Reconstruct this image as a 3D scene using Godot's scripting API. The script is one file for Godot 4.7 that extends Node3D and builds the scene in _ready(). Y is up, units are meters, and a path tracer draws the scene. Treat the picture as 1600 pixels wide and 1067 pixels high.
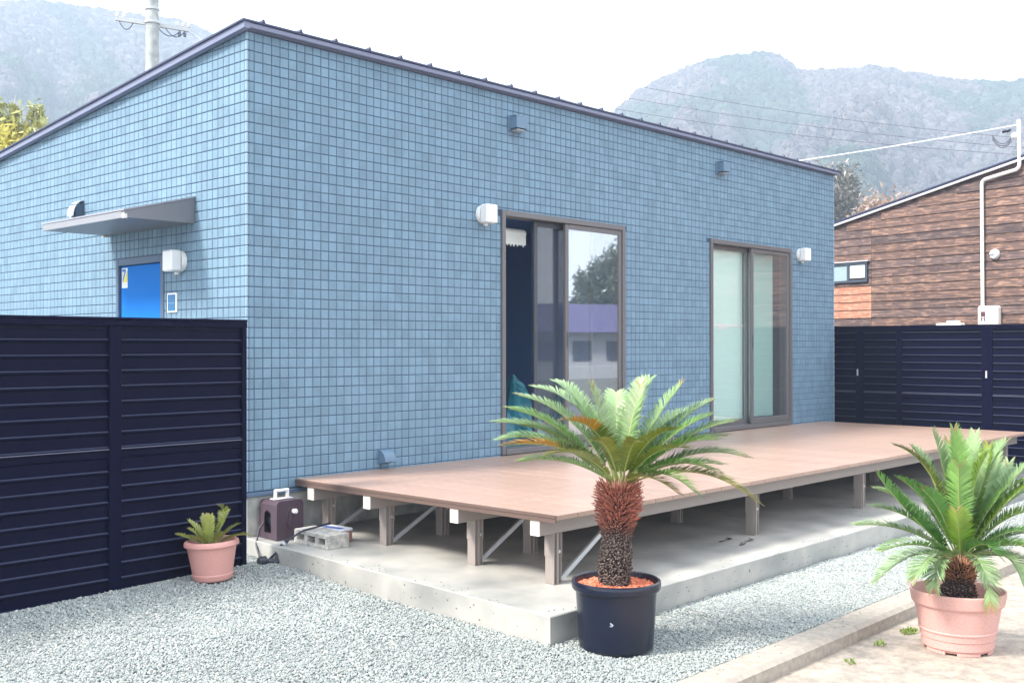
extends Node3D

# ---------- mesh collector ----------
class B:
	var v := PackedVector3Array()
	var n := PackedVector3Array()
	var c := PackedColorArray()
	var col := Color.WHITE
	func tri(a: Vector3, b: Vector3, d: Vector3) -> void:
		var m := (b - a).cross(d - a).normalized()
		trin(a, b, d, m, m, m)
	func trin(a: Vector3, b: Vector3, d: Vector3, na: Vector3, nb: Vector3, nd: Vector3) -> void:
		v.append(a); v.append(d); v.append(b)
		n.append(na); n.append(nd); n.append(nb)
		c.append(col); c.append(col); c.append(col)
	func quad(a: Vector3, b: Vector3, d: Vector3, e: Vector3) -> void:
		tri(a, b, d); tri(a, d, e)
	func out_tri(a: Vector3, b: Vector3, d: Vector3, o: Vector3) -> void:
		if (b - a).cross(d - a).dot(a + b + d - o * 3.0) < 0.0: tri(a, d, b)
		else: tri(a, b, d)
	func out_quad(a: Vector3, b: Vector3, d: Vector3, e: Vector3, o: Vector3) -> void:
		if (b - a).cross(d - a).dot(a + b + d + e - o * 4.0) < 0.0: quad(a, e, d, b)
		else: quad(a, b, d, e)
	func box(at: Vector3, size: Vector3, bev := 0.0, bs := Basis()) -> void:
		var h := size * 0.5
		var w := minf(bev, minf(h.x, minf(h.y, h.z)) * 0.9)
		var p := func(sx: int, sy: int, sz: int, k: int) -> Vector3:
			var q := Vector3(sx * (h.x - w), sy * (h.y - w), sz * (h.z - w))
			q[k] = [sx, sy, sz][k] * h[k]
			return at + bs * q
		for k in 3:
			var i := (k + 1) % 3
			var j := (k + 2) % 3
			for s in [-1, 1]:
				var qs := []
				for e in [[-1, -1], [1, -1], [1, 1], [-1, 1]]:
					var g := [0, 0, 0]
					g[k] = s; g[i] = e[0]; g[j] = e[1]
					qs.append(p.call(g[0], g[1], g[2], k))
				out_quad(qs[0], qs[1], qs[2], qs[3], at)
			if w > 0.0:
				for e in [[-1, -1], [1, -1], [1, 1], [-1, 1]]:
					var qs := []
					for t in [[-1, i], [1, i], [1, j], [-1, j]]:
						var g := [0, 0, 0]
						g[k] = t[0]; g[i] = e[0]; g[j] = e[1]
						qs.append(p.call(g[0], g[1], g[2], t[1]))
					out_quad(qs[0], qs[1], qs[2], qs[3], at)
		if w > 0.0:
			for sx in [-1, 1]: for sy in [-1, 1]: for sz in [-1, 1]:
				out_tri(p.call(sx, sy, sz, 0), p.call(sx, sy, sz, 1), p.call(sx, sy, sz, 2), at)
	func span(lo: Vector3, hi: Vector3, bev := 0.0) -> void:
		box((lo + hi) * 0.5, (hi - lo).abs(), bev)
	func bar(a: Vector3, b: Vector3, w: float, h: float, bev := 0.0, up := Vector3.UP) -> void:
		var z := (b - a).normalized()
		var x := up.cross(z)
		if x.length() < 0.01: x = Vector3.RIGHT.cross(z)
		x = x.normalized()
		box((a + b) * 0.5, Vector3(w, h, a.distance_to(b)), bev, Basis(x, z.cross(x), z))
	func tube(pts: Array, r: Variant, sides := 8, caps := true) -> void:
		var rings := []
		var x := Vector3.ZERO
		for k in pts.size():
			var t: Vector3 = (pts[mini(k + 1, pts.size() - 1)] - pts[maxi(k - 1, 0)]).normalized()
			if k == 0:
				x = (Vector3.UP if absf(t.y) < 0.9 else Vector3.RIGHT).cross(t).normalized()
			else:
				x = (x - t * x.dot(t)).normalized()
			var y := t.cross(x)
			var rr: float = r[k] if r is Array else r
			var ring := []
			for s in sides + 1:
				var a := TAU * s / sides
				var d := x * cos(a) + y * sin(a)
				ring.append([pts[k] + d * rr, d])
			rings.append(ring)
		for k in pts.size() - 1:
			for s in sides:
				var p = rings[k][s]; var q = rings[k][s + 1]; var u = rings[k + 1][s + 1]; var w = rings[k + 1][s]
				trin(p[0], q[0], u[0], p[1], q[1], u[1]); trin(p[0], u[0], w[0], p[1], u[1], w[1])
		if caps:
			for s in sides:
				tri(pts[0], rings[0][s + 1][0], rings[0][s][0])
				tri(pts[-1], rings[-1][s][0], rings[-1][s + 1][0])
	func lathe(prof: Array, segs := 32, at := Vector3.ZERO, bs := Basis()) -> void:
		for k in prof.size() - 1:
			var p: Vector2 = prof[k]
			var q: Vector2 = prof[k + 1]
			var nn := Vector2(q.y - p.y, p.x - q.x).normalized()
			for s in segs:
				var a0 := TAU * s / segs
				var a1 := TAU * (s + 1) / segs
				var f := func(r: Vector2, a: float) -> Vector3: return bs * Vector3(r.x * cos(a), r.y, -r.x * sin(a))
				var n0: Vector3 = f.call(nn, a0); var n1: Vector3 = f.call(nn, a1)
				var A: Vector3 = at + f.call(p, a0); var D: Vector3 = at + f.call(p, a1)
				var E: Vector3 = at + f.call(q, a1); var F: Vector3 = at + f.call(q, a0)
				if p.x > 1e-5: trin(A, D, E, n0, n1, n1)
				if q.x > 1e-5: trin(A, E, F, n0, n1, n0)
	func prism(poly: PackedVector2Array, o: Vector3, x: Vector3, y: Vector3, depth: Vector3) -> void:
		# polygon in the plane (x, y) at o, pushed along depth
		var ids := Geometry2D.triangulate_polygon(poly)
		var mid := Vector2.ZERO
		for p in poly: mid += p / poly.size()
		var f := func(p: Vector2) -> Vector3: return o + x * p.x + y * p.y
		var face := x.cross(y).dot(depth) > 0.0
		for i in range(0, ids.size(), 3):
			var a: Vector3 = f.call(poly[ids[i]]); var b: Vector3 = f.call(poly[ids[i + 1]]); var d: Vector3 = f.call(poly[ids[i + 2]])
			var m := (b - a).cross(d - a)
			if m.dot(depth) > 0.0: tri(a, d, b); tri(a + depth, b + depth, d + depth)
			else: tri(a, b, d); tri(a + depth, d + depth, b + depth)
		var ccw := not Geometry2D.is_polygon_clockwise(poly)
		for i in poly.size():
			var a: Vector3 = f.call(poly[i]); var b: Vector3 = f.call(poly[(i + 1) % poly.size()])
			if ccw == face: quad(a, b, b + depth, a + depth)
			else: quad(b, a, a + depth, b + depth)
	func mesh() -> ArrayMesh:
		var arr := []
		arr.resize(Mesh.ARRAY_MAX)
		arr[Mesh.ARRAY_VERTEX] = v; arr[Mesh.ARRAY_NORMAL] = n; arr[Mesh.ARRAY_COLOR] = c
		var m := ArrayMesh.new()
		m.add_surface_from_arrays(Mesh.PRIMITIVE_TRIANGLES, arr)
		return m

# ---------- naming and grouping ----------
var used := {}
var rng := RandomNumberGenerator.new()
func put(o: Node3D, called: String, parent: Node) -> Node3D:
	var key := "%d/%s" % [parent.get_instance_id(), called]
	used[key] = used.get(key, -1) + 1
	o.name = called if used[key] == 0 else "%s_%03d" % [called, used[key]]
	parent.add_child(o, true)
	return o
func obj(called: String, b: B, m: Material, parent: Node = self) -> MeshInstance3D:
	var o := MeshInstance3D.new()
	o.mesh = b.mesh(); o.material_override = m
	put(o, called, parent)
	return o
func inst(called: String, mesh: Mesh, m: Material, parent: Node, t := Transform3D()) -> MeshInstance3D:
	var o := MeshInstance3D.new()
	o.mesh = mesh; o.material_override = m; o.transform = t
	put(o, called, parent)
	return o
func tag(o: Node, label: String, category: String, group := "") -> Node:
	o.set_meta("label", label); o.set_meta("category", category)
	if group: o.set_meta("group", group)
	return o
func thing(called: String, label: String, category: String, at := Vector3.ZERO, turn := 0.0, group := "") -> Node3D:
	var o := Node3D.new()
	put(o, called, self)
	o.position = at; o.rotation.y = turn
	tag(o, label, category, group)
	return o
func struct(called: String, b: B, m: Material) -> MeshInstance3D:
	var o := obj(called, b, m)
	o.set_meta("kind", "structure")
	return o
func many(called: String, mesh: Mesh, m: Material, places: Array, cols: Array, parent: Node = self) -> MultiMeshInstance3D:
	var mm := MultiMesh.new()
	mm.transform_format = MultiMesh.TRANSFORM_3D
	mm.use_colors = true
	mm.mesh = mesh
	mm.instance_count = places.size()
	var buf := PackedFloat32Array()
	buf.resize(places.size() * 16)
	for i in places.size():
		var t: Transform3D = places[i]
		var k: Color = cols[i]
		var e := i * 16
		for r in 3:
			buf[e + r * 4] = t.basis.x[r]; buf[e + r * 4 + 1] = t.basis.y[r]; buf[e + r * 4 + 2] = t.basis.z[r]; buf[e + r * 4 + 3] = t.origin[r]
		buf[e + 12] = k.r; buf[e + 13] = k.g; buf[e + 14] = k.b; buf[e + 15] = 1.0
	mm.buffer = buf
	var o := MultiMeshInstance3D.new()
	o.multimesh = mm; o.material_override = m
	put(o, called, parent)
	o.set_meta("kind", "stuff")
	return o

# ---------- textures and materials ----------
func noise_tex(freq: float, lo: float, hi: float, seed_: int, w := 512, h := 512, oct := 4, warm := 0.0, gain := 0.5) -> ImageTexture:
	var f := FastNoiseLite.new()
	f.seed = seed_; f.frequency = freq; f.noise_type = FastNoiseLite.TYPE_SIMPLEX_SMOOTH
	f.fractal_octaves = oct; f.fractal_gain = gain
	var im := f.get_seamless_image(w, h)
	im.convert(Image.FORMAT_L8)
	var d := im.get_data()
	var o := PackedByteArray()
	o.resize(w * h * 3)
	for i in w * h:
		var t := lo + (hi - lo) * d[i] / 255.0
		o[i * 3] = clampi(int(255.0 * (t + warm * (d[i] / 255.0 - 0.5))), 0, 255); o[i * 3 + 1] = clampi(int(255.0 * t), 0, 255); o[i * 3 + 2] = clampi(int(255.0 * (t - warm * (d[i] / 255.0 - 0.5))), 0, 255)
	return ImageTexture.create_from_image(Image.create_from_data(w, h, false, Image.FORMAT_RGB8, o))
func grain_tex(seed_: int, lo: Color, hi: Color, knots: int, stretch: float, patch: Color) -> ImageTexture:
	# weathered wood: long streaks, a patchy fading and dark knots
	var w := 1024
	var h := 256
	var f := FastNoiseLite.new()
	f.seed = seed_; f.frequency = 0.03; f.fractal_octaves = 4
	var g := FastNoiseLite.new()
	g.seed = seed_ + 5; g.frequency = 0.008; g.fractal_octaves = 3
	var r := RandomNumberGenerator.new()
	r.seed = seed_
	var ks := []
	for k in knots: ks.append(Vector3(r.randf() * w, r.randf() * h, r.randf_range(3.0, 8.0)))
	var im := Image.create(w, h, false, Image.FORMAT_RGB8)
	for y in h:
		for x in w:
			var s := f.get_noise_2d(x / stretch, y * 3.0) * 0.8 + 0.5
			var p := smoothstep(0.0, 0.35, g.get_noise_2d(x, y * 2.5))
			var c := lo.lerp(hi, clampf(s, 0.0, 1.0)).lerp(patch, p * clampf(s * 1.2, 0.0, 1.0))
			im.set_pixel(x, y, c)
	for k in ks:
		for y in range(-10, 11):
			for x in range(-18, 19):
				var d: float = Vector2(x / 1.8, y).length() / k.z
				if d < 1.0:
					var px := posmod(int(k.x) + x, w)
					var py := posmod(int(k.y) + y, h)
					im.set_pixel(px, py, im.get_pixel(px, py).lerp(lo * 0.45, 1.0 - d * d))
	return ImageTexture.create_from_image(im)
func mat(called: String, lin: Color, rough := 0.8, metal := 0.0, spec := 0.5) -> StandardMaterial3D:
	var m := StandardMaterial3D.new()
	m.resource_name = called
	m.albedo_color = lin.linear_to_srgb(); m.roughness = rough; m.metallic = metal; m.metallic_specular = spec
	return m
func tri_tex(m: StandardMaterial3D, t: Texture2D, scale: Vector3, world := true) -> StandardMaterial3D:
	m.albedo_texture = t
	m.uv1_triplanar = true; m.uv1_world_triplanar = world; m.uv1_scale = scale
	return m
func bumped(m: StandardMaterial3D, t: Texture2D, cm: float) -> StandardMaterial3D:
	m.heightmap_enabled = true; m.heightmap_texture = t; m.heightmap_scale = cm
	return m
func tinted(called: String, rough := 0.6) -> StandardMaterial3D:
	var m := mat(called, Color.WHITE, rough)
	m.vertex_color_use_as_albedo = true
	return m

var M := {}
const PITCH := 0.0758
const COL := 0.0761
const TOP := 3.821
const SLOPE := 0.025
const NAVY := Color(0.003, 0.0036, 0.017)

func gy(x: float, z: float) -> float:
	var heap := 0.038 * smoothstep(-2.0, -0.2, x) * (1.0 - smoothstep(0.0, 0.7, x)) * (1.0 - smoothstep(0.45, 1.5, z))
	return -SLOPE * maxf(z, 0.0) + heap

func _ready() -> void:
	rng.seed = 41
	# camera
	var cam := Camera3D.new()
	cam.name = "camera"
	cam.position = Vector3(-4.4726, 1.5606, 6.849)
	cam.rotation = Vector3(0.0044, -0.8199, -0.0006)
	cam.fov = 35.07
	cam.near = 0.1; cam.far = 3000.0
	add_child(cam)
	cam.current = true
	# sky and exposure
	var sm := ProceduralSkyMaterial.new()
	sm.sky_top_color = Color(0.955, 0.972, 1.0); sm.sky_horizon_color = Color(0.985, 0.99, 1.0); sm.sky_curve = 0.2
	sm.ground_bottom_color = Color(0.55, 0.56, 0.55); sm.ground_horizon_color = Color(0.8, 0.82, 0.84)
	sm.sky_energy_multiplier = 0.7
	sm.sun_angle_max = 1.0
	var e := Environment.new()
	e.background_mode = Environment.BG_SKY
	e.sky = Sky.new()
	e.sky.sky_material = sm
	e.tonemap_mode = Environment.TONE_MAPPER_LINEAR
	e.tonemap_exposure = 7.0
	e.sdfgi_enabled = true; e.ssao_enabled = true; e.ssil_enabled = true
	e.fog_enabled = true
	e.fog_density = 0.0021
	e.fog_light_color = Color(0.83, 0.91, 1.0)
	var we := WorldEnvironment.new()
	we.name = "world_environment"
	we.environment = e
	add_child(we)
	# veiled sun: high, from the entrance side and slightly behind the house front
	var sun := DirectionalLight3D.new()
	sun.name = "sun"
	sun.light_energy = 0.45
	sun.light_color = Color(1.0, 0.97, 0.93)
	sun.light_angular_distance = 12.0
	sun.shadow_enabled = true
	add_child(sun)
	sun.look_at_from_position(Vector3(-7.0, 7.5, -2.6), Vector3.ZERO)

	materials()
	grounds()
	hills()
	house()
	deck()
	fences()
	neighbour()
	poles_and_wires()
	greens()
	across_the_road()
	pots()
	wall_fittings()
	small_things()
	gravel()

func materials() -> void:
	var fine := noise_tex(0.05, 0.86, 1.0, 3, 512, 512, 4)
	var speck := noise_tex(0.16, 0.0, 1.0, 8, 512, 512, 3)
	var blotch := noise_tex(0.009, 0.72, 1.06, 11, 512, 512, 5, 0.03)
	M.fine = fine; M.speck = speck; M.blotch = blotch
	M.tile = bumped(tinted("siding_tile", 0.62), speck, 0.05)
	M.tile.uv1_triplanar = true; M.tile.uv1_world_triplanar = true; M.tile.uv1_scale = Vector3(0.9, 0.5, 0.9)
	M.tile.albedo_texture = noise_tex(0.005, 0.92, 1.04, 21, 1024, 1024, 8, 0.0, 0.6)
	M.tiles = []
	for k in 7:
		var m: StandardMaterial3D = M.tile.duplicate()
		m.vertex_color_use_as_albedo = false
		m.albedo_color = tile_tone(k / 6.0).linear_to_srgb()
		M.tiles.append(m)
	M.joint = mat("siding_joint", Color(0.04, 0.09, 0.165), 0.85)
	M.taupe = mat("taupe_aluminium", Color(0.135, 0.13, 0.135), 0.4)
	M.taupe_dark = mat("dark_and_shaded_aluminium", Color(0.05, 0.06, 0.08), 0.5)  # carries the inner sash's painted shade; pulls and pipe stub share it
	M.fascia = mat("roof_fascia", Color(0.18, 0.2, 0.3), 0.4)
	M.roof = mat("roof_sheet", Color(0.035, 0.045, 0.1), 0.4, 0.0)
	M.concrete = bumped(tri_tex(mat("concrete", Color(0.6, 0.6, 0.56), 0.82), blotch, Vector3.ONE * 0.9), speck, 0.12)
	M.slab = tri_tex(mat("trowelled_concrete", Color(0.47, 0.465, 0.435), 0.42), noise_tex(0.007, 0.78, 1.04, 17, 512, 512, 5, 0.02), Vector3.ONE * 0.45)
	M.kerb = bumped(tri_tex(mat("kerb_concrete", Color(0.42, 0.37, 0.315), 0.85), noise_tex(0.015, 0.8, 1.05, 29, 1024, 1024, 7, 0.03, 0.72), Vector3.ONE * 0.9), fine, 0.1)
	M.pave = bumped(tri_tex(mat("pavement", Color(0.43, 0.37, 0.31), 0.85), noise_tex(0.006, 0.72, 1.1, 37, 1024, 1024, 8, 0.04, 0.8), Vector3.ONE * 0.9), speck, 0.2)
	M.base = tri_tex(mat("gravel_bed", Color(0.3, 0.33, 0.33), 0.9), fine, Vector3.ONE * 4.0)
	M.soil = tri_tex(mat("ground", Color(0.22, 0.2, 0.16), 0.95), blotch, Vector3.ONE * 0.2)
	M.asphalt = tri_tex(mat("asphalt", Color(0.1, 0.1, 0.105), 0.85), fine, Vector3.ONE * 2.0)
	M.decks = []
	var dt := noise_tex(0.02, 0.8, 1.05, 45, 512, 512, 4, 0.03)
	for k in 4:
		var m := mat("deck_board", Color(0.46, 0.31, 0.245) * (0.955 + 0.028 * k), 0.36)
		tri_tex(m, dt, Vector3(9.0, 9.0, 0.7), false)
		M.decks.append(m)
	M.deck_edge = mat("deck_edge", Color(0.13, 0.085, 0.07), 0.6)
	M.steel = mat("deck_steel", Color(0.3, 0.26, 0.24), 0.5)
	M.steel_end = mat("beam_end_cap", Color(0.72, 0.64, 0.58), 0.6)
	M.galv = mat("galvanised", Color(0.5, 0.52, 0.54), 0.4, 0.3)
	M.fence = mat("dark_navy_fence", Color(1, 1, 1), 0.42, 0.0, 0.22)
	M.fence.vertex_color_use_as_albedo = true
	M.glass = mat("window_glass", Color(0.9, 0.95, 1.0, 1.0), 0.02)
	M.glass.transparency = BaseMaterial3D.TRANSPARENCY_ALPHA
	M.glass.albedo_color.a = 0.02
	M.coated = mat("coated_glass", Color(0.9, 0.95, 1.0), 0.015, 1.0)
	M.coated.transparency = BaseMaterial3D.TRANSPARENCY_ALPHA
	M.coated.albedo_color.a = 0.34
	var one := Image.create(4, 4, false, Image.FORMAT_RGB8)
	one.fill(Color.WHITE)
	M.coated.albedo_texture = ImageTexture.create_from_image(one)
	M.white = mat("white_plastic", Color(0.82, 0.82, 0.8), 0.4)
	M.black = mat("black_rubber", Color(0.02, 0.024, 0.04), 0.4)
	M.void_black = mat("dark_inside", Color(0.01, 0.01, 0.012), 0.9)
	M.leaf = tinted("leaf", 0.3)
	M.leaf.backlight_enabled = true
	M.leaf.backlight = Color(0.35, 0.4, 0.25)
	M.tint = tinted("painted", 0.75)
	M.tint_rough = tinted("rough", 0.95)

func tile_tone(t: float) -> Color:
	return Color(0.163, 0.268, 0.362) * lerpf(0.93, 1.07, t)

# ---------- ground, pavement, kerb, slab ----------
func grounds() -> void:
	var b := B.new()
	b.quad(Vector3(-250, -0.33, 250), Vector3(620, -0.33, 250), Vector3(620, -0.33, -620), Vector3(-250, -0.33, -620))
	struct("ground", b, M.soil)
	b = B.new()
	var nx := 60
	var nz := 24
	for i in nx:
		for j in nz:
			var q := []
			for d in [[0, 0], [1, 0], [1, 1], [0, 1]]:
				var x := lerpf(-6.0, 9.6, (i + d[0]) / float(nx))
				var z := lerpf(3.80, 0.0, (j + d[1]) / float(nz))
				q.append(Vector3(x, gy(x, z) - 0.012, z))
			b.quad(q[0], q[1], q[2], q[3])
	b.span(Vector3(-6.0, -0.3, -9.0), Vector3(0.0, -0.012, 0.0))
	struct("gravel_yard", b, M.base)
	b = B.new()
	b.span(Vector3(-8.0, -0.3, 3.985), Vector3(16.0, -0.185, 8.5))
	struct("pavement", b, M.pave)
	b = B.new()
	b.span(Vector3(-40.0, -0.34, 8.5), Vector3(90.0, -0.29, 15.0))
	struct("road", b, M.asphalt)
	# kerb: separate cast stones, chamfered towards the pavement
	var x := -4.4
	var k := 0
	while x < 10.0:
		var len := 2.0
		b = B.new()
		var prof := PackedVector2Array([Vector2(3.80, -0.3), Vector2(3.985, -0.3), Vector2(3.985, -0.118), Vector2(3.957, -0.097), Vector2(3.80, -0.097)])
		b.prism(prof, Vector3(x + 0.003, 0, 0), Vector3(0, 0, 1), Vector3.UP, Vector3(len - 0.006, 0, 0))
		var o := obj("kerb_stone", b, M.kerb)
		o.set_meta("kind", "structure")
		x += len
		k += 1
	# raised slab under the deck, sheared to fall away from the wall
	b = B.new()
	var x0 := 0.012
	var x1 := 9.3
	var z1 := 2.955
	var P := func(ax: float, t: float, az: float) -> Vector3: return Vector3(ax, t - SLOPE * az, az)
	b.quad(P.call(x0, 0.15, z1 - 0.006), P.call(x1, 0.15, z1 - 0.006), P.call(x1, 0.15, -0.02), P.call(x0, 0.15, -0.02))
	b.quad(P.call(x0, 0.144, z1), P.call(x1, 0.144, z1), P.call(x1, 0.15, z1 - 0.006), P.call(x0, 0.15, z1 - 0.006))
	b.quad(P.call(x0, -0.15, z1), P.call(x1, -0.15, z1), P.call(x1, 0.144, z1), P.call(x0, 0.144, z1))
	b.quad(P.call(x0 - 0.004, -0.15, -0.02), P.call(x0 - 0.004, -0.15, z1), P.call(x0 - 0.004, 0.144, z1), P.call(x0 - 0.004, 0.144, -0.02))
	b.quad(P.call(x0 - 0.004, 0.144, -0.02), P.call(x0 - 0.004, 0.144, z1), P.call(x0, 0.15, z1 - 0.006), P.call(x0, 0.15, -0.02))
	b.quad(P.call(x1, -0.15, z1), P.call(x1, -0.15, -0.02), P.call(x1, 0.15, -0.02), P.call(x1, 0.15, z1))
	# casting pits in the side faces
	struct("concrete_slab", b, M.slab)
	b = B.new()
	for i in 60:
		var px := rng.randf_range(0.1, 6.0)
		var py := rng.randf_range(0.01, 0.12)
		var r := rng.randf_range(0.002, 0.006)
		b.box(P.call(px, py, z1), Vector3(r * 2.0, r * 1.6, 0.003), 0.001)
	for i in 40:
		var pz := rng.randf_range(0.1, 2.9)
		var py := rng.randf_range(0.01, 0.12)
		var r := rng.randf_range(0.002, 0.006)
		b.box(P.call(x0 - 0.004, py, pz), Vector3(0.003, r * 1.6, r * 2.0), 0.001)
	var pits := obj("casting_pits", b, mat("pit", Color(0.14, 0.13, 0.11), 0.95), get_node("concrete_slab"))
	pits.set_meta("kind", "stuff")

# ---------- the wooded hills ----------
func ridge(az: float) -> float:
	var T := [[-30.0, 0.16], [0.0, 0.2], [11.5, 0.233], [16.3, 0.258], [21.6, 0.284], [23.1, 0.288], [25.9, 0.287], [28.0, 0.285], [29.2, 0.285], [30.5, 0.281], [31.7, 0.272], [35.3, 0.24], [40.2, 0.18], [47.0, 0.15], [51.1, 0.186], [52.4, 0.208], [53.7, 0.23], [55.7, 0.245], [57.1, 0.254], [58.7, 0.257], [60.3, 0.259], [61.1, 0.252], [61.9, 0.239], [63.5, 0.239], [65.5, 0.239], [67.5, 0.23], [69.5, 0.221], [71.2, 0.217], [74.0, 0.215], [82.4, 0.19], [100.0, 0.16], [130.0, 0.12]]
	for i in T.size() - 1:
		if az <= T[i + 1][0]:
			var t: float = clampf((az - T[i][0]) / (T[i + 1][0] - T[i][0]), 0.0, 1.0)
			return lerpf(T[i][1], T[i + 1][1], t)
	return 0.12
var hill_noise := FastNoiseLite.new()
func hill_point(az: float, s: float) -> Vector3:
	# s runs from the foot (0) to the ridge (1) and down behind it
	var R := 430.0 + 40.0 * sin(deg_to_rad(az * 4.0))
	var near := 170.0
	var d := lerpf(near, R, s) if s <= 1.0 else R + (s - 1.0) * 300.0
	var a := deg_to_rad(az)
	var H := (R * ridge(az) + 1.56)
	var p := Vector3(sin(a) * d - 4.47, 0, -cos(a) * d + 6.85)
	var rise := pow(clampf((s - 0.06) / 0.94, 0.0, 1.0), 1.25)
	if s > 1.0: rise = 1.0 - (s - 1.0) * 1.2
	var w := sin(clampf(s, 0.0, 1.0) * PI) * (1.0 - 0.85 * smoothstep(0.62, 0.98, s))
	var y := H * rise + w * (hill_noise.get_noise_2d(az * 7.0, s * 40.0) * 30.0 + hill_noise.get_noise_2d(p.x * 0.6, p.z * 0.6) * 14.0) - 0.4
	return Vector3(p.x, y, p.z)
func hills() -> void:
	hill_noise.seed = 5; hill_noise.frequency = 0.02; hill_noise.fractal_octaves = 4
	var b := B.new()
	var na := 200
	var ns := 48
	var g := []
	for i in na + 1:
		var row := []
		for j in ns + 1: row.append(hill_point(lerpf(-10.0, 110.0, i / float(na)), 1.3 * j / ns))
		g.append(row)
	for i in na:
		for j in ns:
			b.quad(g[i][j], g[i + 1][j], g[i + 1][j + 1], g[i][j + 1])
	struct("hill", b, tri_tex(mat("hill_floor", Color(0.17, 0.14, 0.13), 0.95), M.blotch, Vector3.ONE * 0.02))
	# the far wood that covers the hills reads as one mass of bare and evergreen crowns
	var crown := B.new()
	blob(crown, 0.8, 8, 5, 0.2, 9, Vector3(0, -0.1, 0))
	for i in 70:
		var d := Vector3(rng.randfn(), rng.randfn() + 0.4, rng.randfn()).normalized()
		var p := d * rng.randf_range(0.5, 1.0) - Vector3(0, 0.2, 0)
		var s := d.cross(Vector3(rng.randfn(), rng.randfn(), rng.randfn())).normalized() * 0.17
		var u := (d.cross(s).normalized() + d * 0.5) * 0.2
		crown.tri(p - s - u * 0.5, p + s - u * 0.4, p + u)
	var cm := crown.mesh()
	var tr := []
	var cs := []
	for i in 52000:
		var az := rng.randf_range(8.0, 84.0)
		if az > 34.0 and az < 49.0 and rng.randf() < 0.8: continue
		var s := pow(rng.randf(), 0.75)
		if i % 6 == 0: s = rng.randf_range(0.96, 1.02)
		var p := hill_point(az, s)
		var sc := rng.randf_range(1.4, 2.7) * lerpf(0.65, 1.0, clampf(s * 1.6, 0.0, 1.0))
		var ev := hill_noise.get_noise_2d(p.x * 0.7 + 300.0, p.z * 0.7 + p.y * 0.8)
		var k := Color(0.075, 0.07, 0.08).lerp(Color(0.145, 0.125, 0.125), rng.randf())
		if ev > 0.14: k = Color(0.025, 0.05, 0.04).lerp(Color(0.055, 0.085, 0.055), rng.randf())
		elif s < 0.22: k = Color(0.3, 0.24, 0.16).lerp(Color(0.2, 0.19, 0.13), rng.randf())
		var bs := Basis(Vector3.UP, rng.randf() * TAU).scaled(Vector3(sc * rng.randf_range(0.8, 1.2), sc * rng.randf_range(0.9, 1.5), sc))
		tr.append(Transform3D(bs, p + Vector3(0, sc * 0.5, 0)))
		cs.append(k)
	var w := many("forest", cm, M.tint_rough, tr, cs)
	tag(w, "hazy winter woods covering the hills behind the houses", "forest")

func blob(b: B, r: float, nu: int, nv: int, rough: float, seed_: int, at := Vector3.ZERO, sq := Vector3.ONE) -> void:
	var q := RandomNumberGenerator.new()
	q.seed = seed_
	var g := []
	for j in nv + 1:
		var row := []
		for i in nu:
			var th := PI * j / nv
			var ph := TAU * i / nu
			var k := r * (1.0 + q.randf_range(-rough, rough))
			if j == 0 or j == nv: k = r
			row.append(at + Vector3(sin(th) * cos(ph), cos(th), sin(th) * sin(ph)) * k * sq)
		g.append(row)
	for j in nv:
		for i in nu:
			var i2 := (i + 1) % nu
			if j > 0: b.out_tri(g[j][i], g[j][i2], g[j + 1][i], at)
			if j < nv - 1: b.out_tri(g[j][i2], g[j + 1][i2], g[j + 1][i], at)

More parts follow.
